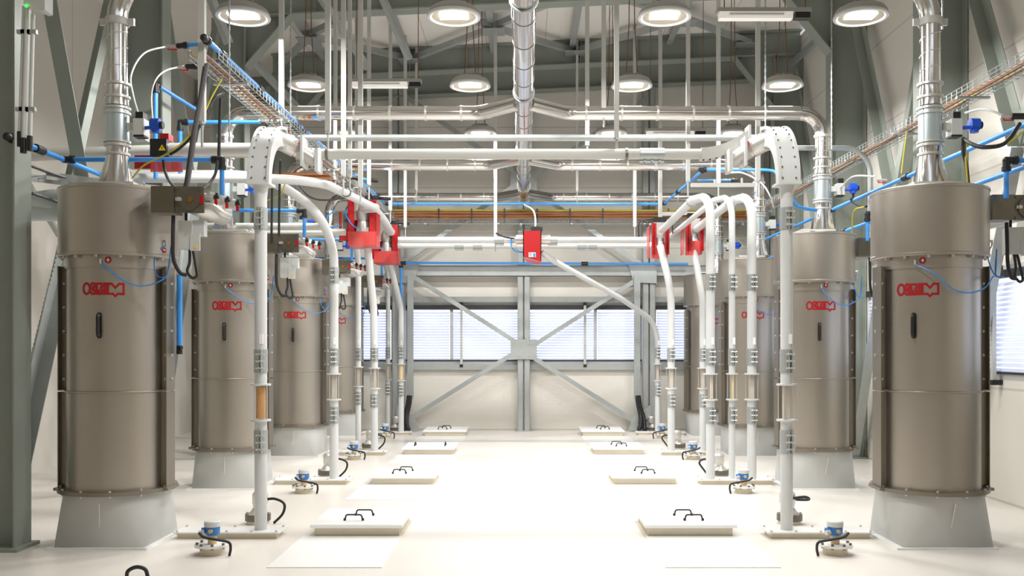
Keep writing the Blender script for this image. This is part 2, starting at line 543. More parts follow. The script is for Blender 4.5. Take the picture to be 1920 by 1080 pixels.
# roof bracing zigzag and purlins between the rafters
def br(p, q, wd=.085, m='galv_dark'):
    return struct('brace', MB().angle(p, q, wd, .008, (0, 0, 1)), m)
zr = lambda x: 6.53 + .047 * x
nodes_far = [-4.2, -1.94, .87, 3.9]
nodes_mid = [-3.35, -.47, 2.52]
zz = [(-4.2, 15.95), (-3.35, 14.55), (-1.94, 15.95), (-.47, 14.55), (.87, 15.95), (2.52, 14.55), (3.9, 15.95)]
for (x0, y0), (x1, y1) in zip(zz[:-1], zz[1:]): br((x0, y0, zr(x0)), (x1, y1, zr(x1)))
zz2 = [(-3.35, 14.5), (-1.94, 13.1), (-.47, 14.5), (.87, 13.1), (2.52, 14.5)]
for (x0, y0), (x1, y1) in zip(zz2[:-1], zz2[1:]): br((x0, y0, zr(x0)), (x1, y1, zr(x1)))
for x in (-3.35, -1.94, -.47, .87, 2.52): br((x, 13.1, zr(x) + .06), (x, 15.95, zr(x) + .06), .10)
for x, y in ((-3.35, 14.55), (-.47, 14.55), (2.52, 14.55), (-1.94, 15.85), (.87, 15.85), (3.75, 15.85)):
    struct('brace_plate', MB().box((x - .17, y - .17, zr(x) - .06), (x + .17, y + .17, zr(x) - .045)), 'galv')
# knee bars under the rafters
for (p, q) in ((P(590, -20, 12.4), P(690, 130, 13.0)), (P(715, -10, 12.6), P(768, 112, 13.05)), (P(392, -10, 10.4), P(428, 82, 10.6)),
               (P(472, 112, 13.1), P(560, 205, 14.0)), (P(1480, 124, 15.9), P(1549, 60, 13.2))):
    br(p, q, .075, 'galv')

# K braces in the side walls
def kbrace(x, y0, y1, zm, lower=True, top=6.2):
    ym = (y0 + y1) / 2
    for yy in (y0 + .15, y1 - .15):
        k = .013 if yy > ym else 0
        br((x + k, ym, zm + .01), (x + k, yy, top), .13, 'steel_green')
        if lower: br((x + k + .026, ym, zm), (x + k + .026, yy, .05), .12, 'galv_dark')
kbrace(-4.15, 7.2, 10.1, 3.05)
kbrace(-4.15, 10.1, 13.05, 3.3)
kbrace(-4.15, 13.05, 16.0, 3.3)
kbrace(4.60, 7.2, 10.1, 3.4)
kbrace(4.60, 10.1, 13.05, 3.4)
kbrace(4.60, 13.05, 16.0, 3.4)
br((-4.4, 7.6, 3.5), (-5.7, 11.5, 2.9), .05)

# ------------------------------------------------------------------ filters
FX, FD = 3.255, [7.5, 10.47, 13.47, 16.4]
def on_cyl(cx, cy, r, u, z):
    """point on a cylinder front (towards -Y) at arc length u"""
    a = u / r
    return Vector((cx + r * sin(a), cy - r * cos(a), z))
def stroke(mb, cx, cy, r, pts, wd, z0, closed=True, lift=.0025):
    """2d stroke (u, v) of width wd wrapped on the cylinder"""
    n = len(pts)
    segs = [(pts[i], pts[(i + 1) % n]) for i in range(n if closed else n - 1)]
    for (a, b_) in segs:
        L = math.hypot(b_[0] - a[0], b_[1] - a[1])
        if L < 1e-6: continue
        du, dv = (b_[0] - a[0]) / L, (b_[1] - a[1]) / L
        a2 = (a[0] - du * wd * .45, a[1] - dv * wd * .45); b2 = (b_[0] + du * wd * .45, b_[1] + dv * wd * .45)
        k = max(1, int(abs(b2[0] - a2[0]) / .03) + 1)
        vs = []
        for i in range(k + 1):
            t = i / k
            u, v = a2[0] + (b2[0] - a2[0]) * t, a2[1] + (b2[1] - a2[1]) * t
            for sg in (-1, 1):
                for rr in (r, r + lift):
                    vs.append(on_cyl(cx, cy, rr, u - dv * wd / 2 * sg, z0 + v + du * wd / 2 * sg))
        fs = []
        for i in range(k):
            o = i * 4; p = o + 4
            fs += [(o + 1, o + 3, p + 3, p + 1), (o, p, p + 2, o + 2), (o, o + 1, p + 1, p), (o + 2, p + 2, p + 3, o + 3)]
        fs += [(0, 2, 3, 1), (k * 4, k * 4 + 1, k * 4 + 3, k * 4 + 2)]
        mb.add(vs, fs)

def make_filter(cx, cy, label, rot=0.0, tdx=.2, tdy=0.0, hose=None):
    t = thing('dust_filter', label, 'filter', (cx, cy, 0), 'dust filters in two rows')
    n = 64
    # painted square to round transition
    b = MB(); k = 64
    top = [(.425 * sin(2 * pi * i / k), -.425 * cos(2 * pi * i / k)) for i in range(k)]
    hb = .368
    corners = [(hb, -hb), (hb, hb), (-hb, hb), (-hb, -hb)]
    vs = [(cx + x, cy + y, .415) for x, y in top] + [(cx + x, cy + y, .012) for x, y in corners]
    fs = []
    for q in range(4):
        c = k + q
        for i in range(k // 4):
            i0 = q * (k // 4) + i
            fs.append((i0, (i0 + 1) % k, c))
        fs.append((((q + 1) * (k // 4)) % k, k + (q + 1) % 4, c))
    b.add(vs, fs)
    base = mesh_obj('base', b, 'base_paint', t, 20)
    mesh_obj('floor_flange', MB().box((cx - .43, cy - .40, 0), (cx + .40, cy + .40, .014)), 'floor_white', t)
    for sx in (0,):
        mesh_obj('weld_seam', MB().bar((cx + .0, cy - .352, .02), (cx + .03, cy - .432, .36), .006, .006), 'floor_white', base)
    # flange ring and bolts at the bottom of the body
    b = MB().ring((cx, cy, .415), (0, 0, 1), .475, .36, .028, n)
    for (x0, x1) in ((-.48, -.36), (.36, .48)): b.box((cx + x0, cy - .16, .418), (cx + x1, cy + .1, .44))
    fl = mesh_obj('flange', b, 'stainless_dark', t)
    for i in range(12):
        a = 2 * pi * (i + .5) / 12
        p = Vector((cx + .455 * sin(a), cy - .455 * cos(a), .40))
        mesh_obj('bolt', MB().cyl(p, p + V(0, 0, .055), .011, 6), 'cast', fl)
    mesh_obj('lower_body', MB().lathe([(.408, .44), (.408, 1.195)], (cx, cy, 0), n), 'stainless', t)
    mesh_obj('seam_ring', MB().lathe([(.411, 1.192), (.418, 1.197), (.418, 1.206), (.411, 1.21)], (cx, cy, 0), n, False), 'stainless', t)
    ub = mesh_obj('upper_body', MB().lathe([(.404, 1.205), (.404, 2.17)], (cx, cy, 0), n), 'stainless', t)
    mesh_obj('neck_band', MB().lathe([(.414, 2.16), (.414, 2.26)], (cx, cy, 0), n), 'stainless', t)
    # drum
    dr = mesh_obj('drum', MB().lathe([(.40, 2.252), (.466, 2.252), (.474, 2.258), (.474, 2.272), (.468, 2.278), (.468, 2.768), (.474, 2.772), (.474, 2.79), (.45, 2.80), (0.02, 2.80)], (cx, cy, 0), 72), 'stainless', t, 25)
    for i in range(7):
        a = -1.25 + i * .42
        p = on_cyl(cx, cy, .44, a * .44, 2.235)
        mesh_obj('bolt', MB().cyl(p, p + V(0, 0, .02), .014, 6), 'cast', dr)
    # side jambs with bolts
    for sx in (-1, 1):
        for (z0, z1, up) in ((1.205, 2.19, True), (.44, 1.195, False)):
            b = MB()
            b.box((cx + sx * .455 - .004, cy - .13, z0), (cx + sx * .455 + .004, cy + .06, z1))
            b.box((min(cx + sx * .395, cx + sx * .455), cy - .07 if up else cy - .09, z0), (max(cx + sx * .395, cx + sx * .455), cy - .064 if up else cy - .084, z1))
            if up:
                b.box((min(cx + sx * .395, cx + sx * .455), cy - .13, z0), (max(cx + sx * .395, cx + sx * .455), cy + .0, z0 + .008))
            j = mesh_obj('side_jamb', b, 'stainless_dark', t)
            if up:
                for q in range(5):
                    z = z0 + .09 + q * .19
                    p = V(cx + sx * .455, cy - .02, z)
                    mesh_obj('bolt', MB().cyl(p, p + V(sx * .014, 0, 0), .011, 8), 'cast', j)
                    p = V(cx + sx * .43, cy - .07, z)
                    mesh_obj('bolt', MB().cyl(p, p + V(0, -.014, 0), .011, 8), 'cast', j)
    # handle
    hz, hu = 1.715, .404 * (.05 + rot)
    p0 = on_cyl(cx, cy, .404, hu, hz)
    nrm = (p0 - V(cx, cy, hz)).normalized()
    b = MB().tube(fillet([p0 + V(0, 0, -.08), p0 + nrm * .036 + V(0, 0, -.075), p0 + nrm * .036 + V(0, 0, .075), p0 + V(0, 0, .08)], .022, 5), .0155, 10)
    b.bar(p0 + V(0, 0, -.09), p0 + V(0, 0, .09), .034, .008, nrm)
    for s_ in (-1, 1): b.cyl(p0 + V(0, 0, s_ * .08) - nrm * .004, p0 + V(0, 0, s_ * .08) + nrm * .012, .02, 10)
    mesh_obj('handle', b, 'black', ub)
    # red outlined lettering
    b = MB(); r = .404; u0, z0, hh = .404 * (.10 + rot) - .167, 1.952, .088; wd = .017
    def S2(pts, closed=True): stroke(b, cx, cy, r, [(u0 + x, y) for x, y in pts], wd, z0, closed)
    S2([(.036 + .030 * cos(2 * pi * i / 16), hh / 2 + .040 * sin(2 * pi * i / 16)) for i in range(16)])
    S2([(.118, .068), (.105, .082), (.085, .084), (.068, .066), (.068, .022), (.085, .004), (.105, .006), (.118, .02), (.104, .034), (.094, .028), (.088, .044), (.094, .06), (.104, .054)])
    S2([(.124, .082), (.160, .082), (.168, .066), (.158, .050), (.170, .006), (.150, .004), (.140, .030), (.138, .005), (.124, .005)], True)
    S2([(.183, .082), (.203, .082), (.203, .005), (.183, .005)])
    S2([(.212, .082), (.240, .082), (.268, .052), (.296, .082), (.330, .082), (.330, .005), (.286, .005), (.268, -.012), (.250, .005), (.212, .005)])
    mesh_obj('logo', b, 'red_logo', ub)
    # earth badges and nozzles
    for (u, rr, z, minus) in ((.414 * (.22 + rot), .414, 2.215, False), (.468 * 1.25, .468, 2.315, True)):
        c = on_cyl(cx, cy, rr, u, z); nr = (c - V(cx, cy, z)).normalized()
        bd = mesh_obj('round_badge', MB().cyl(c, c + nr * .003, .026, 24), 'red_logo', t)
        a, _ = frame_of(nr, (0, 0, 1))
        q = c + nr * .0045
        m_ = MB().bar(q - a * .013, q + a * .013, .007, .002, nr)
        if not minus: m_.bar(q - V(0, 0, .015), q + V(0, 0, .015), .007, .002, nr)
        mesh_obj('white_mark', m_, 'white_print', bd)
    hose_end = V(cx + .53, cy - .29 + tdy * .5, 2.13)
    hose = hose or [(.128, -.43, 2.12), (.255, -.40, 2.04), (.365, -.36, 2.02), (.48, -.32, 2.06)]
    for (u, rr, z, pts) in ((.414 * (.09 + rot), .414, 2.215, hose),
                            (.468 * 1.25, .468, 2.385, [(.40, -.21, 2.27), (.405, -.25, 2.17), (.44, -.27, 2.10), (.50, -.28, 2.095)])):
        c = on_cyl(cx, cy, rr, u, z); nr = (c - V(cx, cy, z)).normalized()
        fit = MB().cyl(c, c + nr * .025, .009, 8).cyl(c + nr * .02 + V(0, 0, .006), c + nr * .02 - V(0, 0, .03), .008, 8)
        nz = mesh_obj('hose_fitting', fit, 'cast', t)
        mesh_obj('air_hose', MB().tube(spline([c + nr * .02 - V(0, 0, .03)] + [V(cx + x, cy + y, zz) for x, y, zz in pts] + [hose_end, hose_end + V(.02, .02, .20)], 8), .0052, 6), 'blue_hose', nz)
    bx_, by_ = cx, cy
    cx, cy = cx + tdx, cy + tdy
    # pulse air tank with end plate, valves
    tz = 2.665
    mesh_obj('tank_cover', MB().box((cx + .27, cy - .49, tz - .10), (cx + .455, cy - .30, tz + .10)), 'olive', t)
    b = MB().box((cx + .455, cy - .47, tz - .10), (cx + .69, cy - .455, tz + .10))
    for (dx, dz) in ((.475, .085), (.475, -.085), (.67, .085), (.67, -.085)): b.cyl((cx + dx, cy - .47, tz + dz), (cx + dx, cy - .485, tz + dz), .011, 6)
    pl = mesh_obj('end_plate', b, 'iron', t)
    mesh_obj('end_disc', MB().cyl((cx + .575, cy - .47, tz), (cx + .575, cy - .484, tz), .083, 32), 'olive', pl)
    mesh_obj('plug', MB().cyl((cx + .585, cy - .484, tz), (cx + .585, cy - .495, tz), .021, 12), 'brass', pl)
    mesh_obj('lever', MB().box((cx + .47, cy - .50, tz - .012), (cx + .515, cy - .47, tz + .012)).cyl((cx + .50, cy - .51, tz), (cx + .50, cy - .47, tz), .016, 10), 'cast', pl)
    mesh_obj('red_plate', MB().box((cx + .645, cy - .477, tz - .032), (cx + .683, cy - .470, tz + .03)), 'red', pl)
    mesh_obj('air_tank', MB().lathe([(.02, 0), (.085, .012), (.097, .03), (.097, .78), (.085, .80), (.02, .81)], (cx + .575, cy - .46, tz), 28, True, (0, 1, 0)), 'cast', t)
    b = MB().tube(fillet([(cx + .60, cy - .42, tz - .04), (cx + .75, cy - .42, tz - .04), (cx + .80, cy - .38, tz - .09), (cx + .80, cy - .2, tz - .09)], .05, 5), .03, 12)
    mf = mesh_obj('manifold', b, 'cast', t)
    for i in range(3):
        y = cy - .40 + i * .17
        xx = cx + .70 + i * .035
        v = mesh_obj('pulse_valve', MB().cyl((xx - .06, y, tz + .02), (xx + .045, y, tz + .02), .034, 14).cyl((xx + .03, y, tz + .02), (xx + .05, y, tz + .02), .045, 8).box((xx + .0, y - .03, tz + .0), (xx + .03, y - .02, tz + .07)), 'cast', t)
        mesh_obj('solenoid', MB().cyl((xx + .05, y, tz + .025), (xx + .085, y, tz + .04), .022, 12).cyl((xx + .07, y, tz + .02), (xx + .07, y, tz + .06), .012, 8), 'black', v)
        mesh_obj('red_tab', MB().box((xx + .06, y - .032, tz - .035), (xx + .085, y - .024, tz + .005)), 'red', v)
    # control box with cables
    cb = mesh_obj('control_box', MB().box((cx + .46, cy - .40, 2.30), (cx + .565, cy - .28, 2.515)).box((cx + .45, cy - .36, 2.31), (cx + .46, cy - .30, 2.50)), 'grey_paint', t)
    mesh_obj('box_plate', MB().box((cx + .555, cy - .405, 2.285), (cx + .635, cy - .395, 2.415)).box((cx + .565, cy - .38, 2.40), (cx + .66, cy - .30, 2.52)), 'white', cb)
    mesh_obj('yellow_sticker', MB().cyl((cx + .60, cy - .405, 2.315), (cx + .60, cy - .408, 2.315), .012, 12), 'yellow', cb)
    mesh_obj('cable_loop', MB().tube(spline([(cx + .53, cy - .34, 2.31), (cx + .535, cy - .36, 2.20), (cx + .52, cy - .37, 2.13), (cx + .56, cy - .37, 2.08), (cx + .595, cy - .36, 2.10), (cx + .58, cy - .35, 2.19), (cx + .555, cy - .34, 2.31)], 8), .012, 8), 'rubber', cb)
    mesh_obj('black_conduit', MB().tube(spline([(cx + .425, cy - .42, 2.55), (cx + .425, cy - .43, 2.38), (cx + .43, cy - .43, 2.22), (cx + .47, cy - .40, 2.12), (cx + .52, cy - .38, 2.10)], 8), .016, 8), 'rubber', cb)
    b = MB().tube(fillet([(cx + .50, cy - .34, 2.51), (cx + .50, cy - .34, 2.60)], .01), .012, 8)
    mesh_obj('cable_gland', b, 'black', cb)
    cx, cy = bx_, by_
    # top plate and gasket carrying the duct
    mesh_obj('top_plate', MB().box((cx - .20, cy - .18, 2.83), (cx + .20, cy + .18, 2.85)).box((cx - .17, cy - .15, 2.80), (cx - .15, cy - .13, 2.83)).box((cx + .15, cy - .15, 2.80), (cx + .17, cy - .13, 2.83)), 'grey_paint', t)
    mesh_obj('gasket', MB().box((cx - .135, cy - .14, 2.80), (cx + .135, cy + .14, 2.83)), 'teal', t)
    mesh_obj('lifting_eye', MB().tube([V(cx + .24 + .025 * cos(2 * pi * i / 12), cy - .10, 2.83 + .025 * sin(2 * pi * i / 12)) for i in range(13)], .007, 6), 'cast', t)
    for o in t.children_recursive:
        for v in o.data.vertices: v.co.x *= .94; v.co.y *= .94
    return t
def flabel(sx, i): return 'brushed steel dust filter with red lettering, %s from the front along the %s' % (ORD[i], SIDE[sx])
f0 = make_filter(-FX, FD[0], flabel(-1, 0))
for i in (1, 2, 3): copy_tree(f0, (0, FD[i] - FD[0], 0), flabel(-1, i))
make_filter(FX, FD[0], flabel(1, 0), -.74, .24, .42, [(-.14, -.46, 2.10), (-.02, -.48, 1.99), (.12, -.47, 1.96), (.27, -.42, 2.0), (.39, -.31, 2.09)])
f1 = make_filter(FX, FD[1], flabel(1, 1), -.2, .24, .42, [(.0, -.45, 2.12), (.12, -.45, 2.02), (.25, -.42, 2.0), (.40, -.34, 2.06)])
for i in (2, 3): copy_tree(f1, (0, FD[i] - FD[1], 0), flabel(1, i))

# ------------------------------------------------------------------ bright ducts
DZ, DR = 4.175, .078
def clamp_ring(z, x, y, r, parent, name='clamp_ring', h=.018, tabs=False):
    b = MB().ring((x, y, z - h / 2), (0, 0, 1), r + .014, r - .004, h, 28)
    if tabs: b.box((x - r - .06, y - .012, z - h / 2), (x - r - .005, y + .012, z + h / 2)).box((x + r + .005, y - .012, z - h / 2), (x + r + .06, y + .012, z + h / 2))
    return mesh_obj(name, b, 'warm_white' if tabs else 'cast', parent)
def duct(sx, i):
    x = sx * (FX + (.02, .10, .14, .16)[i]); y = FD[i] + .02
    t = thing('exhaust_duct', 'shiny metal duct rising from the %s filter beside the %s' % (ORD[i], SIDE[sx]), 'duct', (x, y, 2.85), 'exhaust ducts above the filters')
    b = MB(); k = 32; r0 = .118
    sq = []
    for q in range(k):
        a = 2 * pi * q / k
        m_ = max(abs(cos(a)), abs(sin(a)))
        sq.append((x + .105 * cos(a) / m_, y + .105 * sin(a) / m_, 2.86))
    vs = sq + [(x + .086 * cos(2 * pi * q / k), y + .086 * sin(2 * pi * q / k), 3.08) for q in range(k)]
    vs += [(x + .086 * cos(2 * pi * q / k), y + .086 * sin(2 * pi * q / k), 3.16) for q in range(k)]
    b.add(vs, [(j * k + q, j * k + (q + 1) % k, (j + 1) * k + (q + 1) % k, (j + 1) * k + q) for j in range(2) for q in range(k)])
    b.box((x - .14, y - .14, 2.85), (x + .14, y + .14, 2.862))
    mesh_obj('transition', b, 'chrome', t)
    sl = mesh_obj('sleeve', MB().cyl((x, y, 3.16), (x, y, 3.48), .090, 36), 'sheet', t)
    for z in (3.17, 3.20, 3.43, 3.47): clamp_ring(z, x, y, .090, sl)
    mesh_obj('reducer', MB().lathe([(.090, 3.49), (.088, 3.54), (.08, 3.60), (.08, 3.66)], (x, y, 0), 36), 'chrome', t)
    for z in (3.10, 3.56, 3.665): clamp_ring(z, x, y, .086, t)
    R = .36
    if i == 0:
        pts = fillet([(x, y, 3.66), (x, y, 4.33), (x - sx * .9, y, 5.4)], .42, 9)
    else:
        pts = fillet([(x, y, 3.66), (x, y, DZ), (sx * .50, y, DZ), (sx * .06, y - .42, DZ)], [R, .25], 8)
    rz = 4.0 if i == 0 else DZ - R
    # riser below the elbow, then elbow and branch
    up = [p for p in pts if p.z <= rz + 1e-4]
    mesh_obj('riser', MB().cyl((x, y, 3.66), (x, y, pts[1].z), DR, 32), 'chrome', t)
    hel = []
    for q in range(60):
        zz = 3.70 + (pts[1].z - 3.74) * q / 59
        a = q * .36
        hel.append((x + (DR + .001) * cos(a), y + (DR + .001) * sin(a), zz))
    mesh_obj('spiral_seam', MB().tube(hel, .004, 5), 'cast', t)
    ne = 10 if i == 0 else 9
    mesh_obj('elbow', MB().tube(pts[1:ne + 1], DR + .002, 28, False), 'chrome', t, 8)
    mesh_obj('branch', MB().tube(pts[ne:], DR, 28), 'chrome', t, 25)
    clamp_ring(pts[1].z - .01, x, y, DR, t, 'pipe_clamp', .055 if i == 0 else .03, i == 0)
    if i:
        for q in range(6):
            xx = sx * (2.7 - q * .40)
            mesh_obj('collar', MB().ring((xx - .012, y, DZ), (1, 0, 0), DR + .006, DR - .004, .024, 28), 'cast', t)
    # actuator on the sleeve
    ab = mesh_obj('actuator', MB().box((x + .09, y - .03, 3.29), (x + .15, y + .03, 3.35)).box((x + .15, y - .055, 3.25), (x + .235, y + .055, 3.38)), 'grey_paint', t)
    mesh_obj('switch_box', MB().box((x + .165, y - .045, 3.38), (x + .225, y + .045, 3.435)), 'black', ab)
    mesh_obj('bottom_cover', MB().box((x + .15, y - .05, 3.235), (x + .235, y + .05, 3.25)), 'black', ab)
    tr = mesh_obj('transmitter', MB().cyl((x + .295, y - .05, 3.33), (x + .365, y - .05, 3.33), .05, 18).cyl((x + .33, y - .05, 3.265), (x + .33, y - .05, 3.33), .034, 12).cyl((x + .235, y - .02, 3.31), (x + .31, y - .05, 3.31), .016, 8), 'royal', ab)
    mesh_obj('transmitter_cap', MB().cyl((x + .36, y - .05, 3.325), (x + .39, y - .05, 3.325), .03, 14), 'black', tr)
    return t
for sx in (-1, 1):
    for i in range(4): duct(sx, i)
t = thing('trunk_duct', 'large shiny trunk duct running down the middle under the roof', 'duct', (0, 10, DZ))
y0, y1 = 5.5, 16.3
mesh_obj('trunk', MB().cyl((0, y0, DZ), (0, y1, DZ), .097, 36), 'chrome', t)
for q in range(18):
    yy = 6.2 + q * .58
    mesh_obj('collar', MB().ring((0, yy, DZ), (0, 1, 0), .102, .09, .03, 36), 'chrome', t)
mesh_obj('end_cap', MB().cyl((0, y1, DZ), (0, y1 + .03, DZ), .105, 36), 'sheet', t)
for q in (7.0, 9.6, 12.4, 15.2):
    mesh_obj('hanger', MB().ring((0, q, DZ), (0, 1, 0), .114, .1, .03, 28).bar((0, q + .015, DZ + .11), (0, q + .015, 6.7), .012, .012), 'galv', t)

# ------------------------------------------------------------------ white conveying pipes
PX, PD = 2.155, [7.65, 10.6, 13.4, 16.4]
def coupling(c, axis, r, parent, L=.19, face=(0, -1, 0)):
    c, axis = Vector(c), Vector(axis).normalized()
    fc = Vector(face)
    b = MB().cyl(c - axis * L / 2, c + axis * L / 2, r + .006, 24)
    side = axis.cross(fc).normalized()
    sp = fc * (r + .012)
    for o in (-.011, .011):
        q = sp + side * (o + .012)
        b.bar(c + q - axis * L / 2, c + q + axis * L / 2, .006, .04, fc)
    cp = mesh_obj('coupling', b, 'galv', parent)
    for k in (-1, 0, 1):
        q = c + sp + side * .012 + axis * (k * L * .3) + fc * .006
        mesh_obj('bolt', MB().cyl(q - side * .034, q + side * .034, .0085, 6), 'cast', cp)
    return cp
def sight_glass(x, y, r, parent, fill=None, z0=.955, z1=1.235):
    s = mesh_obj('sight_glass', MB().lathe([(r - .006, z0), (r - .006, z1)], (x, y, 0), 24, False), 'glass', parent)
    if fill:
        m_, part = fill
        if part == 'full': mesh_obj('product', MB().cyl((x, y, z0 + .01), (x, y, z1 - .01), r - .012, 20), m_, s)
        else: mesh_obj('product', MB().box((x - r * .1, y - r * .5, z0 + .005), (x + r * .5, y + r * .4, z1)), m_, s)
    else:
        mesh_obj('product', MB().box((x - r * .55, y + .0, z0 + .005), (x + r * .55, y + r * .6, z1)), 'dust', s)
    for z in (z0 - .012, z1):
        mesh_obj('glass_flange', MB().cyl((x, y, z), (x, y, z + .014), r + .032, 24), 'white', s)
    for k in range(4):
        a = pi / 4 + k * pi / 2 + .25
        px_, py_ = x + (r + .018) * cos(a), y + (r + .018) * sin(a)
        mesh_obj('tie_rod', MB().cyl((px_, py_, z0), (px_, py_, z1), .005, 6), 'cast', s)
    return s
def pipe(label, pts, r, xb, yb_, fill=None, hi_c=None, sticker=True, glass=True, fr=.35, fn=10, group='white conveying pipes', extra=None, seg=None):
    """vertical pipe at (xb, yb_) from the floor; pts continue from its top in world space"""
    t = thing('conveying_pipe', label, 'pipe', (xb, yb_, 0), group)
    face = (0, -1, 0)
    if glass:
        mesh_obj('lower_pipe', MB().cyl((xb, yb_, .03), (xb, yb_, .945), r, 24), 'white', t)
        path = fillet([(xb, yb_, 1.235)] + list(pts), fr, fn)
        sight_glass(xb, yb_, r, t, fill)
        coupling((xb, yb_, .775), (0, 0, 1), r, t, .19)
        coupling((xb, yb_, 1.435), (0, 0, 1), r, t, .19)
    else:
        path = fillet([(xb, yb_, .03)] + list(pts), fr, fn)
    mesh_obj('upper_pipe', MB().tube(path, r, 24), 'white', t)
    if hi_c: coupling((xb, yb_, hi_c), (0, 0, 1), r, t, .18)
    if sticker:
        s = .028
        mesh_obj('sticker', MB().box((xb + .002, yb_ - r - .003, 1.575), (xb + .002 + s, yb_ - r * .80, 1.655)), 'white_print', t)
    return t

def box_elbow(cx, cy, z0, parent):
    """flanged rectangular bend from vertical to away from the camera"""
    wd, R0, R1 = .068, .40, .555
    yc = cy + (R0 + R1) / 2
    n = 14
    def rim(R, x): return [(x, yc - R * cos(pi / 2 * i / n), z0 + R * sin(pi / 2 * i / n)) for i in range(n + 1)]
    b = MB()
    A, B_, C, D = rim(R0, cx - wd), rim(R1, cx - wd), rim(R1, cx + wd), rim(R0, cx + wd)
    vs = []
    for i in range(n + 1): vs += [A[i], B_[i], C[i], D[i]]
    fs = [(0, 1, 2, 3), (4 * n + 3, 4 * n + 2, 4 * n + 1, 4 * n)]
    for i in range(n):
        for k in range(4):
            fs.append((4 * i + k, 4 * i + (k + 1) % 4, 4 * i + 4 + (k + 1) % 4, 4 * i + 4 + k))
    b.add(vs, fs)
    e = mesh_obj('box_elbow', b, 'white', parent)
    for sx in (-1, 1):
        fb = MB()
        x0 = cx + sx * wd
        pa, pb_ = rim(R1 - .012, x0), rim(R1 + .012, x0)
        for i in range(n):
            q = [pa[i], pa[i + 1], pb_[i + 1], pb_[i]]
            fb.prism(q, (sx * .022, 0, 0))
        mesh_obj('elbow_flange', fb, 'white', e)
    for sx in (-1, 1):
        for i in range(9):
            a = .06 + i * .165
            p = V(cx + sx * (wd - .014), yc - R1 * cos(a), z0 + R1 * sin(a))
            nr = V(0, -cos(a), sin(a))
            mesh_obj('bolt', MB().cyl(p, p + nr * .010, .0065, 6), 'iron', e)
    mesh_obj('end_flange', MB().cbox((cx, yc - (R0 + R1) / 2, z0 - .01), (wd * 2 + .05, R1 - R0 + .05, .02)), 'grey_paint', e)
    mesh_obj('end_flange', MB().cbox((cx, yc + .01, z0 + (R0 + R1) / 2), (wd * 2 + .05, .02, R1 - R0 + .05)), 'grey_paint', e)
    return V(cx, yc, z0 + (R0 + R1) / 2)

# first pipes with the big box elbows
for sx in (-1, 1):
    x = sx * PX; y = PD[0]
    t = pipe('white pipe with bolted box elbow and %s on the %s side' % ('brown filled sight glass' if sx < 0 else 'clear sight glass', SIDE[sx]),
             [(x, y, 2.80)], .05, x, y, ('grain', 'full') if sx < 0 else None, 2.60)
    mesh_obj('reducer', MB().lathe([(.05, 2.77), (.062, 2.87), (.066, 2.875)], (x, y, 0), 24), 'white', t)
    e = box_elbow(x, y, 2.89, t)
    # swivel body behind the elbow
    hd = mesh_obj('swivel_body', MB().cyl(e, e + V(-sx * .12, .16, -.05), .085, 20).cyl(e + V(-sx * .12, .16, -.05), e + V(-sx * .30, .22, -.16), .075, 20, .065), 'cast', t)
    mesh_obj('swivel_flange', MB().cbox(e + V(-sx * .20, .19, -.09), (.02, .24, .26)).cbox(e + V(-sx * .32, .22, -.16), (.03, .2, .2)), 'white', hd)
    q = e + V(-sx * .13, .16, -.05)
    mesh_obj('red_seal', MB().ring(q, (-sx * .8, .3, -.4), .088, .07, .01, 24), 'red', hd)
zt_ = 3.295; yt = 8.45
t = thing('conveying_pipe', 'long pale pipe crossing the hall between the two box elbows', 'pipe', (0, yt, zt_), 'white conveying pipes')
mesh_obj('cross_pipe', MB().tube([(-PX + .12, yt, zt_), (1.62, yt, zt_)], .048, 24), 'warm_white', t)
b = MB(); n = 8
for k in range(n):
    a0, a1 = k / n, (k + 1) / n
    q = lambda a: (1.60 + .42 * a, zt_ + .16 * a * a)
    (xa, za), (xb2, zb2) = q(a0), q(a1)
    b.prism([(xa, yt - .055, za - .055), (xb2, yt - .055, zb2 - .055), (xb2, yt - .055, zb2 + .05), (xa, yt - .055, za + .05)], (0, .11, 0))
eb = mesh_obj('bolted_bend', b, 'warm_white', t)
for k in range(7):
    a = .05 + k * .14
    p = V(1.60 + .42 * a, yt - .03, zt_ + .16 * a * a - .066)
    mesh_obj('bolt', MB().cyl(p, p + V(0, 0, .02), .010, 6), 'iron', eb)
mesh_obj('bend_flange', MB().cbox((2.03, yt, zt_ + .155), (.02, .16, .19)), 'white', eb)
for xx in (-1.95, 1.16):
    coupling((xx, yt, zt_), (1, 0, 0), .048, t, .22, (0, 0, -1))
for xx in (-1.78, .93):
    mesh_obj('pipe_clip', MB().ring((xx - .012, yt, zt_), (1, 0, 0), .056, .046, .024, 20), 'iron', t)
o = mesh_obj('conveying_pipe', MB().cyl((-2.4, 9.6, 3.70), (2.45, 9.6, 3.70), .034, 18), 'galv')
tag(o, 'thin grey steel pipe spanning the hall just above the long pale pipe', 'pipe', 'white conveying pipes')
o = mesh_obj('conveying_pipe', MB().tube(fillet([(2.5, 10.9, 3.87), (4.05, 10.9, 3.87), (4.05, 10.9, 2.9)], .3), .03, 14), 'galv')
tag(o, 'grey conduit pipe bending down beside the green column by the windows', 'pipe', 'white conveying pipes')

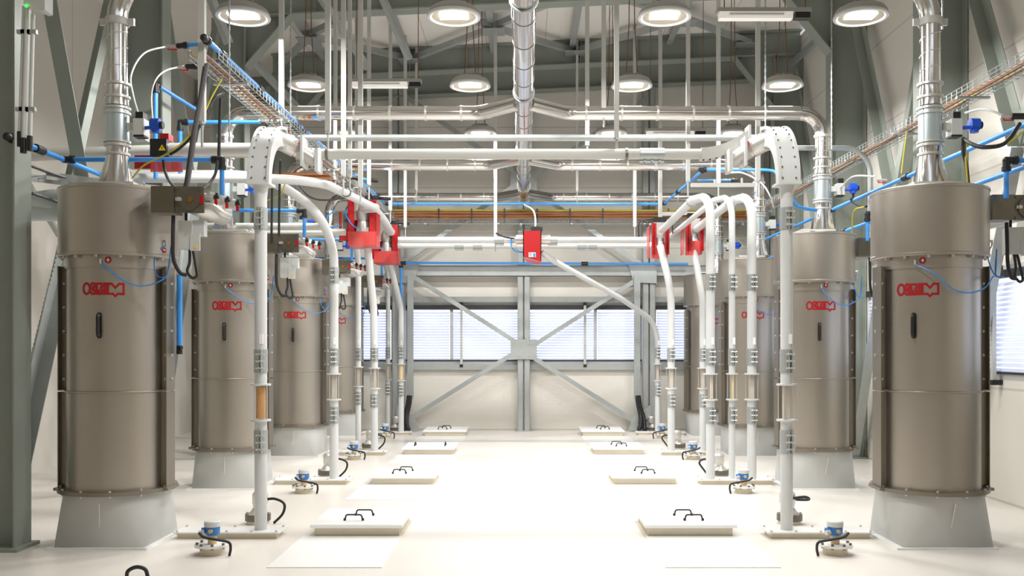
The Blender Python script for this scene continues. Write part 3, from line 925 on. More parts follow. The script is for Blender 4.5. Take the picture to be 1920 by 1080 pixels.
# blank wall side, second to fourth groups; far pipes run on to the diverters
pipe('white pipe curving down from the blank wall to the second base bar', [(-PX, PD[1], 2.95), (-PX - .55, PD[1] - .7, 3.37), (-4.3, PD[1] - .75, 3.37)], .05, -PX, PD[1], None, 2.36, fr=.75, fn=14)
t = thing('conveying_pipe', 'white pipe from the blank wall bending back to the first red diverter', 'pipe', (-3, 9.6, 3.27), 'white conveying pipes')
mesh_obj('upper_pipe', MB().tube(fillet([(-4.1, 9.55, 3.275), (-2.15, 9.55, 3.275), (-1.98, 12.45, 3.40)], .7, 12), .048, 24), 'white', t)
mesh_obj('pipe_clip', MB().ring((-2.02, 10.6, 3.31), (0, 1, 0), .058, .046, .03, 20), 'iron', t)
for k, (za, ya) in enumerate(((2.99, 11.2), (3.06, 12.3))):
    o = mesh_obj('conveying_pipe', MB().cyl((-4.1, ya, za), (-2.35, ya, za), .045, 20), 'warm_white')
    tag(o, ('lower' if k == 0 else 'upper') + ' white pipe from the blank wall passing behind the second filter top', 'pipe', 'white conveying pipes')
pipe('thin white pipe under the first red diverter, next to the third filter', [(-2.49, 14.05, 2.95), (-2.45, 13.3, 3.12)], .043, -2.49, 14.05, None)
pipe('thick white pipe under the first red diverter, beside a floor hatch', [(-PX, PD[2], 2.1), (-2.2, 13.05, 3.12)], .052, -PX + .01, PD[2], ('dust', 'part'))
pipe('thin white pipe under the second red diverter near the back wall', [(-2.45, 16.85, 2.9), (-2.42, 15.9, 3.08)], .04, -2.45, 16.85, None)
pipe('thick white pipe under the second red diverter with yellowish sight glass', [(-PX, PD[3], 2.2), (-2.26, 15.6, 3.05)], .05, -PX, PD[3], ('flour', 'full'))
t = thing('conveying_pipe', 'white pipe linking the first red diverter to the second', 'pipe', (-2.1, 14.2, 3.3), 'white conveying pipes')
mesh_obj('upper_pipe', MB().tube(spline([(-2.05, 12.75, 3.44), (-2.08, 13.8, 3.44), (-2.13, 15.0, 3.39)], 8), .055, 22), 'white', t)
# windowed wall side: three swept pipes running back to the diverters
for (xb, r, yb_, xe, ye, fl, lab) in ((2.11, .05, 10.55, 2.02, 13.6, ('dust', 'part'), 'white pipe of the swept trio closest to the hall centre'),
                                  (2.365, .036, 10.6, 2.26, 14.4, ('flour', 'part'), 'thin white pipe in the middle of the swept trio'),
                                  (2.59, .052, 10.6, 2.50, 13.5, None, 'white pipe of the swept trio closest to the second filter by the windows')):
    t = pipe(lab, [(xb, yb_, 3.26), (xb - .10, yb_ + .5, 3.29), (xe, ye, 3.25)], r, xb, yb_, fl, 2.28, fr=[.40, .1], fn=12)
    mesh_obj('pipe_clamp', MB().ring((xb - .10, yb_ + .62, 3.285), (0, 1, -.02), r + .012, r - .004, .05, 20), 'cast', t)
pipe('white pipe dropping from the third red diverter to its base bar', [(2.11, 13.36, 2.35), (1.99, 13.62, 3.02)], .052, 2.11, 13.36, None, fr=1.2, fn=12)
pipe('white pipe dropping from the red diverter close to the second filter by the windows', [(2.57, 13.4, 2.2), (2.46, 13.55, 3.05)], .047, 2.57, 13.4, None, fr=1.2, fn=12)
pipe('white pipe swooping down from the middle red diverter to the far base bar', [(2.35, 16.4, 1.95), (1.65, 15.7, 2.35), (.42, 14.6, 2.92), (.28, 14.55, 3.02)], .045, 2.35, 16.4, None, fr=[.7, .8, .3], fn=10)
for k, (ya, za) in enumerate(((14.5, 3.205), (15.2, 3.2))):
    t = thing('conveying_pipe', ('nearer' if k == 0 else 'farther') + ' of the two level white pipes through the middle red diverter', 'pipe', (0, ya, za), 'white conveying pipes')
    mesh_obj('upper_pipe', MB().cyl((-1.95 - .1 * k, ya, za), (1.9 + .3 * k, ya, za), .05, 22), 'white', t)
    for xx in ((-.38, .45) if k == 0 else (-1.05, -.75, .95, 1.12)): coupling((xx, ya, za), (1, 0, 0), .05, t, .15, (0, 0, -1))

# red diverters
def diverter(label, x, y, z, style, xs=0.0):
    t = thing('diverter_valve', label, 'valve', (x, y, z - .35), 'red diverter valves')
    if style == 'u':
        for dx in (-.17, .13):
            mesh_obj('guard_plate', MB().prism([(x + dx - .045, y - .15, z - .1), (x + dx + .045, y - .15, z - .1), (x + dx + .045, y - .15, z + .33), (x + dx - .045, y - .15, z + .33)], (0, .012, 0)).box((x + dx + (.04 if dx > 0 else -.045), y - .15, z - .3), (x + dx + (.046 if dx > 0 else -.039), y + .2, z + .3)), 'red', t)
        mesh_obj('guard_back', MB().box((x - .21, y + .19, z - .10), (x + .17, y + .2, z + .1)), 'red', t)
        mesh_obj('guard_screen', MB().box((x - .21, y - .15, z - .28), (x + .17, y - .143, z - .1)).prism([(x - .21, y - .15, z - .28), (x + .17, y - .15, z - .28), (x + .19, y + .2, z - .30), (x - .19, y + .2, z - .30)], (0, 0, -.006)), 'red_clear', t)
        bd = mesh_obj('valve_body', MB().lathe([(.09, -.2), (.1, -.1), (.075, .0), (.10, .05), (.10, .13), (.06, .2)], (x - .02, y - .02, z + .05), 20).cbox((x - .02, y - .02, z - .1), (.17, .17, .12)), 'cast', t)
        mesh_obj('inlet', MB().tube(spline([(x - .02, y - .02, z + .14), (x + .02, y - .12, z + .21), (x + xs, y - .5, z + .17)], 6), .060, 18), 'white', bd)
        mesh_obj('positioner', MB().box((x - .02, y + .08, z + .38), (x + .16, y + .16, z + .43)).cyl((x + .1, y + .1, z + .40), (x + .34, y + .1, z + .385), .022, 10), 'black', t)
        mesh_obj('side_guard', MB().box((x - .37, y + .05, z - .2), (x - .22, y + .06, z - .05)).box((x - .37, y + .05, z - .2), (x - .362, y + .2, z + .2)).box((x - .37, y + .05, z - .05), (x - .335, y + .06, z + .2)), 'red', t)
        mesh_obj('side_valve', MB().cbox((x - .28, y + .12, z + .06), (.09, .1, .24)).cyl((x - .28, y + .06, z + .12), (x - .28, y + .02, z + .12), .03, 10), 'iron', t)
        mesh_obj('air_hose', MB().tube(spline([(x - .19, y - .05, z + .32), (x - .25, y - .12, z + .18), (x - .18, y - .15, z + .02), (x - .08, y - .14, z - .06)], 7), .011, 6), 'blue_hose', t)
        mesh_obj('air_hose', MB().tube(spline([(x - .42, y, z + .22), (x - .53, y - .02, z + .10), (x - .50, y - .02, z - .02), (x - .34, y, z + .0)], 7), .009, 6), 'blue_hose', t)
    elif style == 'v':
        for dx, wd in ((-.09, .035), (.105, .03)):
            mesh_obj('guard_plate', MB().box((x + dx - wd, y - .12, z - .22), (x + dx + wd, y - .112, z + .24)).box((x + dx - .004, y - .12, z - .26), (x + dx + .004, y + .12, z + .2)), 'red', t)
        mesh_obj('guard_screen', MB().box((x - .12, y - .115, z - .28), (x + .07, y - .108, z - .07)).box((x - .16, y - .1, z - .26), (x - .152, y + .15, z + .2)), 'red_clear', t)
        bd = mesh_obj('valve_body', MB().prism([(x - .08, y - .06, z + .26), (x + .10, y - .06, z + .26), (x + .06, y - .06, z + .02), (x - .05, y - .06, z + .02)], (0, .14, 0)).cyl((x, y - .02, z + .03), (x, y - .02, z - .06), .07, 18).lathe([(.062, 0), (.075, .04), (.075, .10), (.062, .14)], (x + .01, y - .03, z - .16), 18), 'cast', t)
        mesh_obj('positioner', MB().box((x - .09, y - .05, z + .265), (x + .11, y + .05, z + .34)), 'black', t)
        mesh_obj('cable', MB().tube(spline([(x - .09, y, z + .31), (x - .24, y, z + .30), (x - .30, y, z + .24), (x - .30, y, z + .05)], 6), .010, 6), 'rubber', t)
    else:
        b = MB().prism([(x - .14, y - .16, z - .20), (x + .14, y - .16, z - .28), (x + .14, y - .16, z + .20), (x - .14, y - .16, z + .20)], (0, .012, 0))
        b.box((x + .128, y - .16, z - .25), (x + .14, y + .1, z + .2)).box((x - .14, y - .16, z - .2), (x - .128, y + .1, z + .2))
        g = mesh_obj('guard_plate', b, 'red', t)
        mesh_obj('guard_screen', MB().prism([(x - .12, y - .14, z - .22), (x + .13, y - .14, z - .28), (x + .13, y + .05, z - .30), (x - .08, y + .05, z - .26)], (0, 0, -.006)), 'red_clear', t)
        st = mesh_obj('sticker', MB().box((x - .055, y - .164, z - .205), (x + .055, y - .1605, z - .135)), 'white_print', g)
        mesh_obj('sticker_print', MB().box((x + .012, y - .166, z - .20), (x + .05, y - .1645, z - .145)), 'blue_print', st)
        b = MB()
        for q, dx in enumerate((-.046, -.03, -.014)):
            b.bar((x + dx, y - .1655, z - .195), (x + dx + .006, y - .1655, z - .15), .006, .002, (0, 1, 0))
        b.bar((x - .05, y - .1655, z - .15), (x - .01, y - .1655, z - .15), .006, .002, (0, 1, 0))
        mesh_obj('sticker_text', b, 'red_logo', st)
        mesh_obj('valve_body', MB().cbox((x, y, z), (.2, .16, .3)).cyl((x - .25, y, z + .08), (x + .28, y, z + .08), .075, 18), 'cast', t)
        mesh_obj('positioner', MB().cbox((x + .07, y - .06, z + .235), (.18, .1, .06)).cyl((x + .0, y - .06, z + .25), (x + .12, y - .06, z + .25), .03, 12), 'black', t)
        mesh_obj('air_valve', MB().cbox((x - .28, y - .05, z - .02), (.07, .05, .05)).cyl((x - .3, y - .05, z + .02), (x - .2, y - .05, z - .08), .014, 8), 'cast', t)
        mesh_obj('air_hose', MB().tube(spline([(x - .32, y - .05, z + .10), (x - .32, y - .05, z - .02), (x - .26, y - .06, z - .1), (x - .14, y - .06, z - .12)], 6), .012, 6), 'blue_hose', t)
    return t
diverter('red guarded diverter at the end of the bent white pipe by the blank wall', -2.2, 12.95, 3.23, 'u', .22)
diverter('second red guarded diverter on the blank wall side, nearer the back wall', -2.25, 15.5, 3.22, 'u', .12)
diverter('flat red plate diverter hanging in the middle of the hall', .13, 14.5, 3.13, 'p')
diverter('red diverter with black top between the level pipes and the swept pipes', 2.0, 13.8, 3.12, 'v')
diverter('open red diverter behind the three swept pipes', 2.47, 13.6, 3.15, 'v')
# red guarded valve behind the first filter
t = thing('diverter_valve', 'black actuator with yellow warning sign and red guards behind the first filter', 'valve', (-3.3, 8.9, 3.1), 'red diverter valves')
dv = 8.7
mesh_obj('guard_screen', MB().box(tuple(P(282, 322, dv)), (XX(342, dv), dv + .01, ZZ(294, dv))), 'red_clear', t)
mesh_obj('guard_plate', MB().box(tuple(P(252, 316, dv + .05)), (XX(285, dv + .05), dv + .065, ZZ(291, dv + .05))), 'red', t)
mesh_obj('guard_plate', MB().box(tuple(P(272, 262, dv)), (XX(280, dv), dv + .02, ZZ(250, dv))), 'red', t)
ac = mesh_obj('actuator', MB().box(tuple(P(281, 292, dv - .1)), (XX(312, dv - .1), dv + .05, ZZ(260, dv - .1))), 'black', t)
c = P(297, 282, dv - .105)
mesh_obj('warning_sign', MB().prism([c, c + V(.065, 0, 0), c + V(.0325, 0, .055)], (0, .002, 0)).add([], []), 'yellow', ac)
mesh_obj('sign_bolt', MB().prism([c + V(.03, -.003, .034), c + V(.036, -.003, .034), c + V(.036, -.003, .012), c + V(.03, -.003, .012)], (0, .002, 0)), 'black', ac)
mesh_obj('red_cap', MB().box(tuple(P(300, 262, dv)), (XX(316, dv), dv + .12, ZZ(250, dv))), 'red', ac)
mesh_obj('valve_body', MB().cyl(P(318, 282, dv), P(470, 282, dv + .1), .07, 18), 'cast', t)
mesh_obj('inlet_pipe', MB().cyl((-6.0, dv + .45, ZZ(280, dv)), P(318, 282, dv + .45), .06, 16), 'warm_white', t)
mesh_obj('pneumatic_unit', MB().box(tuple(P(248, 262, dv - .1)), (XX(272, dv - .1), dv, ZZ(236, dv - .1))).cyl(P(262, 240, dv - .1), P(262, 222, dv - .1), .02, 8), 'grey_paint', t)
mesh_obj('fine_hose', MB().tube(spline([P(263, 225, dv - .1), P(250, 180, dv - .15), P(246, 140, dv - .1), P(270, 100, dv), P(316, 86, dv + .1)], 8), .0085, 8), 'white', t)
mesh_obj('fine_hose', MB().tube(spline([P(287, 232, dv), P(284, 180, dv), P(292, 150, dv), P(312, 132, dv + .1), P(345, 124, dv + .2)], 8), .007, 8), 'dust', t)

# ------------------------------------------------------------------ floor fittings
def chamfer_box(b, lo, hi, c=.006):
    (x0, y0, z0), (x1, y1, z1) = lo, hi
    return b.add([(x0, y0, z0), (x1, y0, z0), (x1, y1, z0), (x0, y1, z0), (x0, y0, z1 - c), (x1, y0, z1 - c), (x1, y1, z1 - c), (x0, y1, z1 - c),
                  (x0 + c, y0 + c, z1), (x1 - c, y0 + c, z1), (x1 - c, y1 - c, z1), (x0 + c, y1 - c, z1)],
                 [(0, 3, 2, 1), (0, 1, 5, 4), (1, 2, 6, 5), (2, 3, 7, 6), (3, 0, 4, 7), (4, 5, 9, 8), (5, 6, 10, 9), (6, 7, 11, 10), (7, 4, 8, 11), (8, 9, 10, 11)])
def floor_set(sx, i):
    w_ = SIDE[sx]; o_ = ORD[i]
    # hatch
    y0 = (7.60, 10.45, 13.35, 16.1)[i]; xc = sx * 1.365
    t = thing('floor_hatch', 'white floor hatch with black handles, %s from the front along the %s' % (o_, w_), 'hatch', (xc, y0 + .38, 0), 'floor hatches')
    mesh_obj('curb', MB().box((xc - .345, y0 + .04, 0), (xc + .345, y0 + .71, .075)), 'concrete', t)
    lid = mesh_obj('lid', chamfer_box(MB(), (xc - .375, y0, .075), (xc + .375, y0 + .75, .105)), 'lid', t)
    if (sx, i) == (-1, 2): hs = ((-.22, .30, 1), (.22, .30, 1))
    else: hs = ((-.05, .17, 0), (.0, .40, 0)) if sx < 0 else ((.05, .17, 0), (-.0, .40, 0))
    for (dx, dy, rot) in hs:
        p = V(xc + dx, y0 + dy, .104)
        u = V(0, 1, 0) if rot else V(1, 0, 0)
        L = .075
        b = MB().tube(fillet([p - u * L, p - u * (L - .012) + V(0, 0, .05), p + u * (L - .012) + V(0, 0, .05), p + u * L], .018, 4), .0068, 8)
        for s_ in (-1, 1): b.cyl(p + u * L * s_, p + u * L * s_ + V(0, 0, .02), .011, 8)
        mesh_obj('handle', b, 'black', lid)
    # painted floor patch
    yy0 = (6.55, 9.42, 12.4, 15.3)[i]
    o = mesh_obj('floor_panel', MB().box((sx * 1.40 - .405, yy0, 0), (sx * 1.40 + .405, y0 + .03, .006)), 'floor_white')
    tag(o, 'flat white floor panel before the %s hatch along the %s' % (o_, w_), 'floor panel', 'white floor panels')
    # base bar that carries the pipes
    y = PD[i]; x0, x1 = (1.97, 2.83)
    t = thing('base_plate', 'cream bolted base bar under the %s pipe group along the %s' % (o_, w_), 'base plate', (sx * 2.35, y, 0), 'pipe base bars')
    xa, xb_ = min(sx * x0, sx * x1), max(sx * x0, sx * x1)
    mesh_obj('bar', MB().box((xa + .03, y - .10, 0), (xb_ - .03, y + .10, .045)), 'concrete', t)
    tp = mesh_obj('top', MB().box((xa, y - .125, .045), (xb_, y + .125, .055)), 'floor_white', t)
    for q in range(5):
        for s_ in (-.112, .112):
            px_ = xa + .03 + q * (xb_ - xa - .06) / 4
            mesh_obj('bolt', MB().cyl((px_, y + s_, .035), (px_, y + s_, .068), .010, 6), 'cast', tp)
    # level probe
    px_, py_ = sx * 2.335, (7.0, 9.92, 12.85, 15.75)[i]
    t = thing('level_probe', 'blue level probe on round flange, %s from the front along the %s' % (o_, w_), 'level probe', (px_, py_, 0), 'blue level probes')
    fl = mesh_obj('foot', MB().cyl((px_, py_, 0), (px_, py_, .06), .09, 28), 'concrete', t)
    mesh_obj('flange', MB().cyl((px_, py_, .06), (px_, py_, .075), .13, 28), 'floor_white', t)
    for q in range(8):
        a = q * pi / 4 + .3
        mesh_obj('bolt', MB().cyl((px_ + .11 * cos(a), py_ + .11 * sin(a), .05), (px_ + .11 * cos(a), py_ + .11 * sin(a), .09), .011, 6), 'iron', t)
    mesh_obj('neck', MB().cyl((px_, py_, .075), (px_, py_, .145), .033, 16), 'tan_stem', t)
    hd = mesh_obj('housing', MB().lathe([(.045, .14), (.055, .155), (.056, .205)], (px_, py_, 0), 24).cyl((px_, py_, .18), (px_ - sx * 0 + -.075, py_ - .02, .178), .022, 12), 'blue_box', t)
    mesh_obj('cap', MB().lathe([(.056, .205), (.06, .207), (.06, .243), (.052, .25)], (px_, py_, 0), 24), 'grey_paint', hd)
    mesh_obj('plug', MB().cyl((px_ + .005, py_ - .05, .178), (px_ + .005, py_ - .066, .178), .016, 10), 'tan_stem', hd)
    mesh_obj('gland', MB().cyl((px_ - .05 * 1, py_ - .035, .172), (px_ - .085, py_ - .05, .165), .017, 10), 'cast', hd)
    d_ = 1 if sx < 0 else -1
    mesh_obj('cable', MB().tube(spline([(px_ - .08 * d_, py_ - .055, .165), (px_ - .03 * d_, py_ - .10, .145), (px_ + .07 * d_, py_ - .10, .125), (px_ + .15 * d_, py_ - .09, .105), (px_ + .165 * d_, py_ - .09, .06), (px_ + .155 * d_, py_ - .09, .005)], 7), .0105, 8), 'rubber', t)
    # round inlet head with cable
    px_, py_ = sx * 2.335, (8.2, 11.1, 14.1, 16.95)[i]
    t = thing('vibrating_head', 'grey floor mounted head with dark ring behind the %s pipe along the %s' % (o_, w_), 'floor unit', (px_, py_, 0), 'grey floor heads')
    mesh_obj('foot', MB().cyl((px_, py_, 0), (px_, py_, .035), .095, 24), 'concrete', t)
    rg = mesh_obj('dark_ring', MB().cyl((px_, py_, .03), (px_, py_, .085), .11, 28), 'iron', t)
    for q in range(6):
        a = q * pi / 3
        mesh_obj('bolt', MB().cyl((px_ + .095 * cos(a), py_ + .095 * sin(a), .02), (px_ + .095 * cos(a), py_ + .095 * sin(a), .10), .011, 6), 'cast', rg)
    mesh_obj('body', MB().lathe([(.085, .085), (.06, .11), (.04, .14), (.045, .17)], (px_, py_, 0), 24), 'cast', t)
    mesh_obj('motor_cap', MB().lathe([(.06, .165), (.068, .18), (.068, .26), (.05, .285), (.02, .29)], (px_ - sx * .02, py_, 0), 20), 'cast', t)
    if sx < 0:
        pts = [(px_ + .06, py_, .21), (px_ + .15, py_, .215), (px_ + .235, py_ - .02, .175), (px_ + .225, py_ - .03, .09), (px_ + .15, py_ - .04, .01)]
    else:
        pts = [(px_ - .06, py_, .21), (px_ - .2, py_, .21), (px_ - .25, py_ - .02, .17), (px_ - .20, py_ - .04, .09), (px_ - .14, py_ - .06, .01)] if i else [(px_ + .0, py_ - .06, .23), (px_ + .12, py_ - .05, .24), (px_ + .17, py_, .21), (px_ + .1, py_ + .05, .20), (px_ + .04, py_ + .02, .21)]
    mesh_obj('cable', MB().tube(spline(pts, 8), .012, 8), 'rubber', t)
for sx in (-1, 1):
    for i in range(4): floor_set(sx, i)
o = mesh_obj('cable', MB().tube(spline([(-2.66, 6.25, .005), (-2.65, 6.25, .05), (-2.60, 6.26, .075), (-2.54, 6.26, .06), (-2.52, 6.26, .005)], 8), .013, 8), 'rubber')
tag(o, 'black cable loop on the floor at the front edge of the view', 'cable')

# ------------------------------------------------------------------ lamps
def high_bay(x, y, z, label, light=True):
    t = thing('high_bay_lamp', label, 'lamp', (x, y, z), 'round high bay lamps')
    h = mesh_obj('housing', MB().lathe([(.243, .02), (.240, .05), (.217, .085), (.17, .110), (.12, .12), (.02, .12)], (x, y, z), 44, False), 'lamp_housing', t)
    mesh_obj('rim', MB().lathe([(.205, .012), (.222, .0), (.248, .002), (.252, .014), (.245, .03)], (x, y, z), 44, False), 'lamp_rim', t)
    mesh_obj('reflector', MB().lathe([(.212, .010), (.16, .022), (.01, .024)], (x, y, z), 44, False), 'reflector', t)
    mesh_obj('led_panel', MB().cbox((x, y, z + .020), (.26, .17, .008)), 'led', t)
    fb = MB()
    for k in range(11):
        a = 2 * pi * k / 11
        p = V(x + .10 * cos(a), y + .10 * sin(a), z)
        fb.bar(p + V(.0, 0, .115), p + V(0, 0, .148), .012, .05, (cos(a), sin(a), 0))
    mesh_obj('cooling_fins', fb, 'lamp_housing', h)
    mesh_obj('driver_box', MB().box((x - .08, y - .04, z + .115), (x + .08, y + .04, z + .16)), 'lamp_housing', h)
    for s_ in (-1, 1):
        mesh_obj('suspension_cord', MB().tube([(x + s_ * .07, y, z + .13), (x + s_ * .035, y, z + .75), (x + s_ * .02, y, roof_z(x) + .01)], .006, 6), 'rust', t)
    mesh_obj('plug_cap', MB().cyl((x + .12, y - .03, z + .09), (x + .17, y - .03, z + .095), .018, 10), 'rust', h)
    if light:
        ld = bpy.data.lights.new('lamp_light', 'AREA')
        ld.shape = 'RECTANGLE'; ld.size = .26; ld.size_y = .17
        ld.energy = LAMP_W; ld.color = (1.0, .985, .965)
        lo = bpy.data.objects.new('lamp_light', ld)
        COL.objects.link(lo); lo.parent = t; lo.location = (0, 0, .012)
    return t
LX, LY = [-2.63, -.655, 1.32, 3.16], [8.75, 11.4, 14.1]
col_w = ['above the blank wall side', 'on the trunk duct blank wall side', 'between the trunk duct and the windowed wall', 'closest to the windowed wall']
for j, y in enumerate(LY):
    for i, x in enumerate(LX):
        high_bay(x, y, (4.63, 4.72, 4.75)[j], 'lit high bay lamp %s, %s row from front' % (col_w[i], ORD[j]))
for x in LX[1:3]:
    high_bay(x, 6.1, 4.66, 'high bay lamp just above and before the camera view, ' + ('blank' if x < 0 else 'windowed') + ' wall side')
def strip(x, y, z, L, label):
    t = thing('strip_light', label, 'lamp', (x, y, z), 'long strip lights')
    mesh_obj('housing', MB().prism([(x - L / 2, y - .05, z + .07), (x - L / 2, y + .05, z + .07), (x - L / 2, y + .06, z + .03), (x - L / 2, y - .06, z + .03)], (L, 0, 0)), 'lamp_housing', t)
    c = mesh_obj('clear_cover', MB().prism([(x - L / 2 + .02, y - .055, z + .03), (x - L / 2 + .02, y + .055, z + .03), (x - L / 2 + .02, y + .045, z - .03), (x - L / 2 + .02, y - .045, z - .03)], (L * .78, 0, 0)), 'tube_light', t)
    mesh_obj('battery_end', MB().box((x + L / 2 - L * .17, y - .045, z - .025), (x + L / 2 - .01, y + .045, z + .03)), 'black', t)
    mesh_obj('tube_lamp', MB().cyl((x - L * .38, y - .062, z), (x + L * .2, y - .062, z), .012, 10), 'white', c)
    for s_ in (-.42, .45):
        mesh_obj('suspension_cord', MB().tube([(x + s_ * L, y, z + .07), (x + s_ * L + .01, y, roof_z(x) + .01)], .005, 6), 'rust', t)
strip(2.26, 8.8, 4.665, .88, 'grey strip light near the first row of lamps by the windowed wall')
strip(-1.71, 11.6, 4.80, .88, 'grey strip light in the second lamp row on the blank wall side')
strip(2.26, 13.9, 4.72, .90, 'small grey strip light in the third lamp row by the windowed wall')

# ------------------------------------------------------------------ hanging posts
rods = [(379, 228, 7.3, .05, 'in front of the wire tray with cables'), (528, 212, 9.3, .046, 'between the first two lamps over the box elbow'),
        (615, 246, 8.45, .046, 'carrying the long pale pipe on the blank wall side'), (644, 328, 9.2, .042, 'ending above the bent white pipe'),
        (629, 335, 12.2, .044, 'third in the cluster over the bent white pipe'), (656, 330, 11.0, .044, 'slim one in the cluster beside the strip light'),
        (676, 350, 10.6, .050, 'broad one in the cluster crossing the strip light'), (692, 345, 12.0, .044, 'last of the cluster crossing the strip light'),
        (669, 372, 13.6, .048, 'short one behind the strip light'), (732, 393, 14.6, .050, 'reaching down to the second red diverter'),
        (760, 425, 15.3, .048, 'reaching the cable tray on the back wall'), (781, 356, 15.9, .044, 'ending at the farthest duct branch on the blank wall side'),
        (929, 448, 14.5, .050, 'holding the level pipes beside the middle red diverter'), (1082, 358, 15.9, .042, 'ending at the farthest duct branch by the trunk duct'),
        (1101, 270, 11.9, .052, 'just past the trunk duct, ending above the long pale pipe'), (1132, 205, 10.45, .048, 'ending on the second duct branch'),
        (1156, 258, 8.45, .042, 'carrying the long pale pipe past the trunk duct'), (1190, 424, 15.3, .052, 'behind the lamp, reaching the back cable tray'),
        (1238, 432, 14.2, .052, 'above the red diverter with black top'), (1290, 338, 11.0, .044, 'holding the cross bar over the swept pipes, inner end'),
        (1347, 345, 12.2, .048, 'in the middle of the cross bar over the swept pipes'), (1421, 338, 11.0, .050, 'holding the cross bar over the swept pipes, outer end')]
for (px, py, d, wd, txt) in rods:
    x = XX(px, d); z0 = ZZ(py, d)
    t = thing('hanger_post', 'white roof hanger post ' + txt, 'post', (x, d, z0), 'hanger posts')
    mesh_obj('post', MB().box((x - wd / 2, d - wd / 2, z0), (x + wd / 2, d + wd / 2, roof_z(x) - .005)), 'post', t)
    mesh_obj('end_rod', MB().cyl((x, d, z0 - .2), (x, d, z0), .010, 8).cyl((x, d, z0 - .02), (x, d, z0 + .0), .026, 10), 'galv_dark', t)
o = mesh_obj('support_bar', MB().box(tuple(P(1296, 350, 11.0)), (XX(1417, 11.0), 11.04, ZZ(343, 11.0))).cyl(P(1340, 343, 11.02), P(1340, 336, 11.02), .012, 8).cyl(P(1391, 343, 11.02), P(1391, 334, 11.02), .012, 8), 'post')
tag(o, 'white cross bar hanging over the three swept pipes', 'support bar')
o = mesh_obj('support_bar', MB().box(tuple(P(1236, 404, 14.2)), (XX(1310, 14.2), 14.24, ZZ(397, 14.2))), 'post')
tag(o, 'small white cross bar behind the swept pipes', 'support bar')
for (px, d, txt) in ((430, 7.9, 'in front of the first high bay lamp'), (545, 9.8, 'beside the lamp of the second row'), (1435, 9.6, 'beside the second row lamp by the windows'), (1559, 9.9, 'on the edge of the green column by the windows'), (1767, 7.6, 'beside the first duct by the windows')):
    x = XX(px, d); pts = []
    b = MB(); z = ZZ(265 if px < 600 else (280 if px < 1600 else 55), d)
    z0 = z
    k = 0
    while z < min(roof_z(x) - .02, 5.6):
        b.cyl((x, d, z), (x, d, z + .034), .006 if k % 2 else .009, 5); z += .036; k += 1
    o = mesh_obj('hanging_chain', b, 'galv')
    tag(o, 'thin steel hanging chain ' + txt, 'chain', 'hanging chains')

# ------------------------------------------------------------------ cable trays and cables
def tray(name_label, p, q, wd=.22, h=.07, r=.0042, pitch=.10):
    p, q = Vector(p), Vector(q)
    u = (q - p).normalized(); s_ = V(0, 0, 1).cross(u).normalized(); up = V(0, 0, 1)
    t = thing('cable_tray', name_label, 'cable tray', p, 'wire cable trays')
    b = MB()
    for k in range(5):
        o_ = s_ * (wd * (k / 4 - .5))
        b.tube([p + o_, q + o_], r, 4)
    for sg in (-1, 1):
        for hh in (.5, 1):
            b.tube([p + s_ * sg * wd / 2 + up * h * hh, q + s_ * sg * wd / 2 + up * h * hh], r, 4)
    L = (q - p).length; n = int(L / pitch)
    for k in range(n + 1):
        c = p + u * (k * pitch)
        b.tube([c - s_ * wd / 2 + up * h, c - s_ * wd / 2, c + s_ * wd / 2, c + s_ * wd / 2 + up * h], r, 4, False)
    mesh_obj('wire_mesh', b, 'galv', t)
    n2 = max(1, int(L / 1.5))
    for k in range(n2 + 1):
        c = p + u * (L * (k + .5) / (n2 + 1))
        mesh_obj('bracket', MB().bar(c - s_ * (wd / 2 + .03) - up * .015, c + s_ * (wd / 2 + .03) - up * .015, .04, .02), 'galv', t)
    return t
def runcable(p, q, off, z, r, m, wob=.012, seed=1, name='cable', label='', grp='tray cables'):
    rnd = random.Random(seed)
    p, q = Vector(p), Vector(q); u = (q - p).normalized(); s_ = V(0, 0, 1).cross(u).normalized()
    L = (q - p).length; n = max(4, int(L / .5))
    pts = [p + u * (L * k / n) + s_ * (off + rnd.uniform(-wob, wob)) + V(0, 0, z + rnd.uniform(-wob / 2, wob / 2)) for k in range(n + 1)]
    o = mesh_obj(name, MB().tube(spline(pts, 4), r, 7), m)
    tag(o, label, 'cable', grp)
TZ = 3.82
tray('wire cable tray running back above the filters along the blank wall', (-2.52, 7.35, TZ), (-2.40, 16.5, TZ), .24)
tray('wire cable tray running back above the filters along the windows', (4.08, 6.3, TZ), (4.0, 16.3, TZ), .24)
tray('wire cable tray crossing the back wall behind the pipes', (-2.40, 16.74, TZ - .07), (4.1, 16.74, TZ - .07), .22, .07)
tray('short wire cable tray branching off towards the blank wall', (-4.1, 13.2, TZ), (-2.45, 13.2, TZ), .22)
for xw in (-2.2, -.05, 2.25, 3.9):
    o = mesh_obj('wall_bracket', MB().box((xw - .02, 16.6, TZ - .11), (xw + .02, 17.29, TZ - .075)), 'galv'); o['kind'] = 'structure'
specs = [(-.01, .03, .022, 'brown_cable', 'thick brown cable'), (.045, .02, .012, 'brown_cable', 'slim brown cable'), (.09, .05, .008, 'yellow_cable', 'yellow earth wire')]
for k, (off, z, r, m, nm) in enumerate(specs):
    runcable((-2.52, 7.35, TZ), (-2.40, 16.5, TZ), off, z, r * .9, m, seed=k, label=nm + ' in the tray along the blank wall')
    runcable((4.08, 6.3, TZ), (4.0, 16.3, TZ), -off, z, r * .9, m, seed=k + 10, label=nm + ' in the tray along the windows')
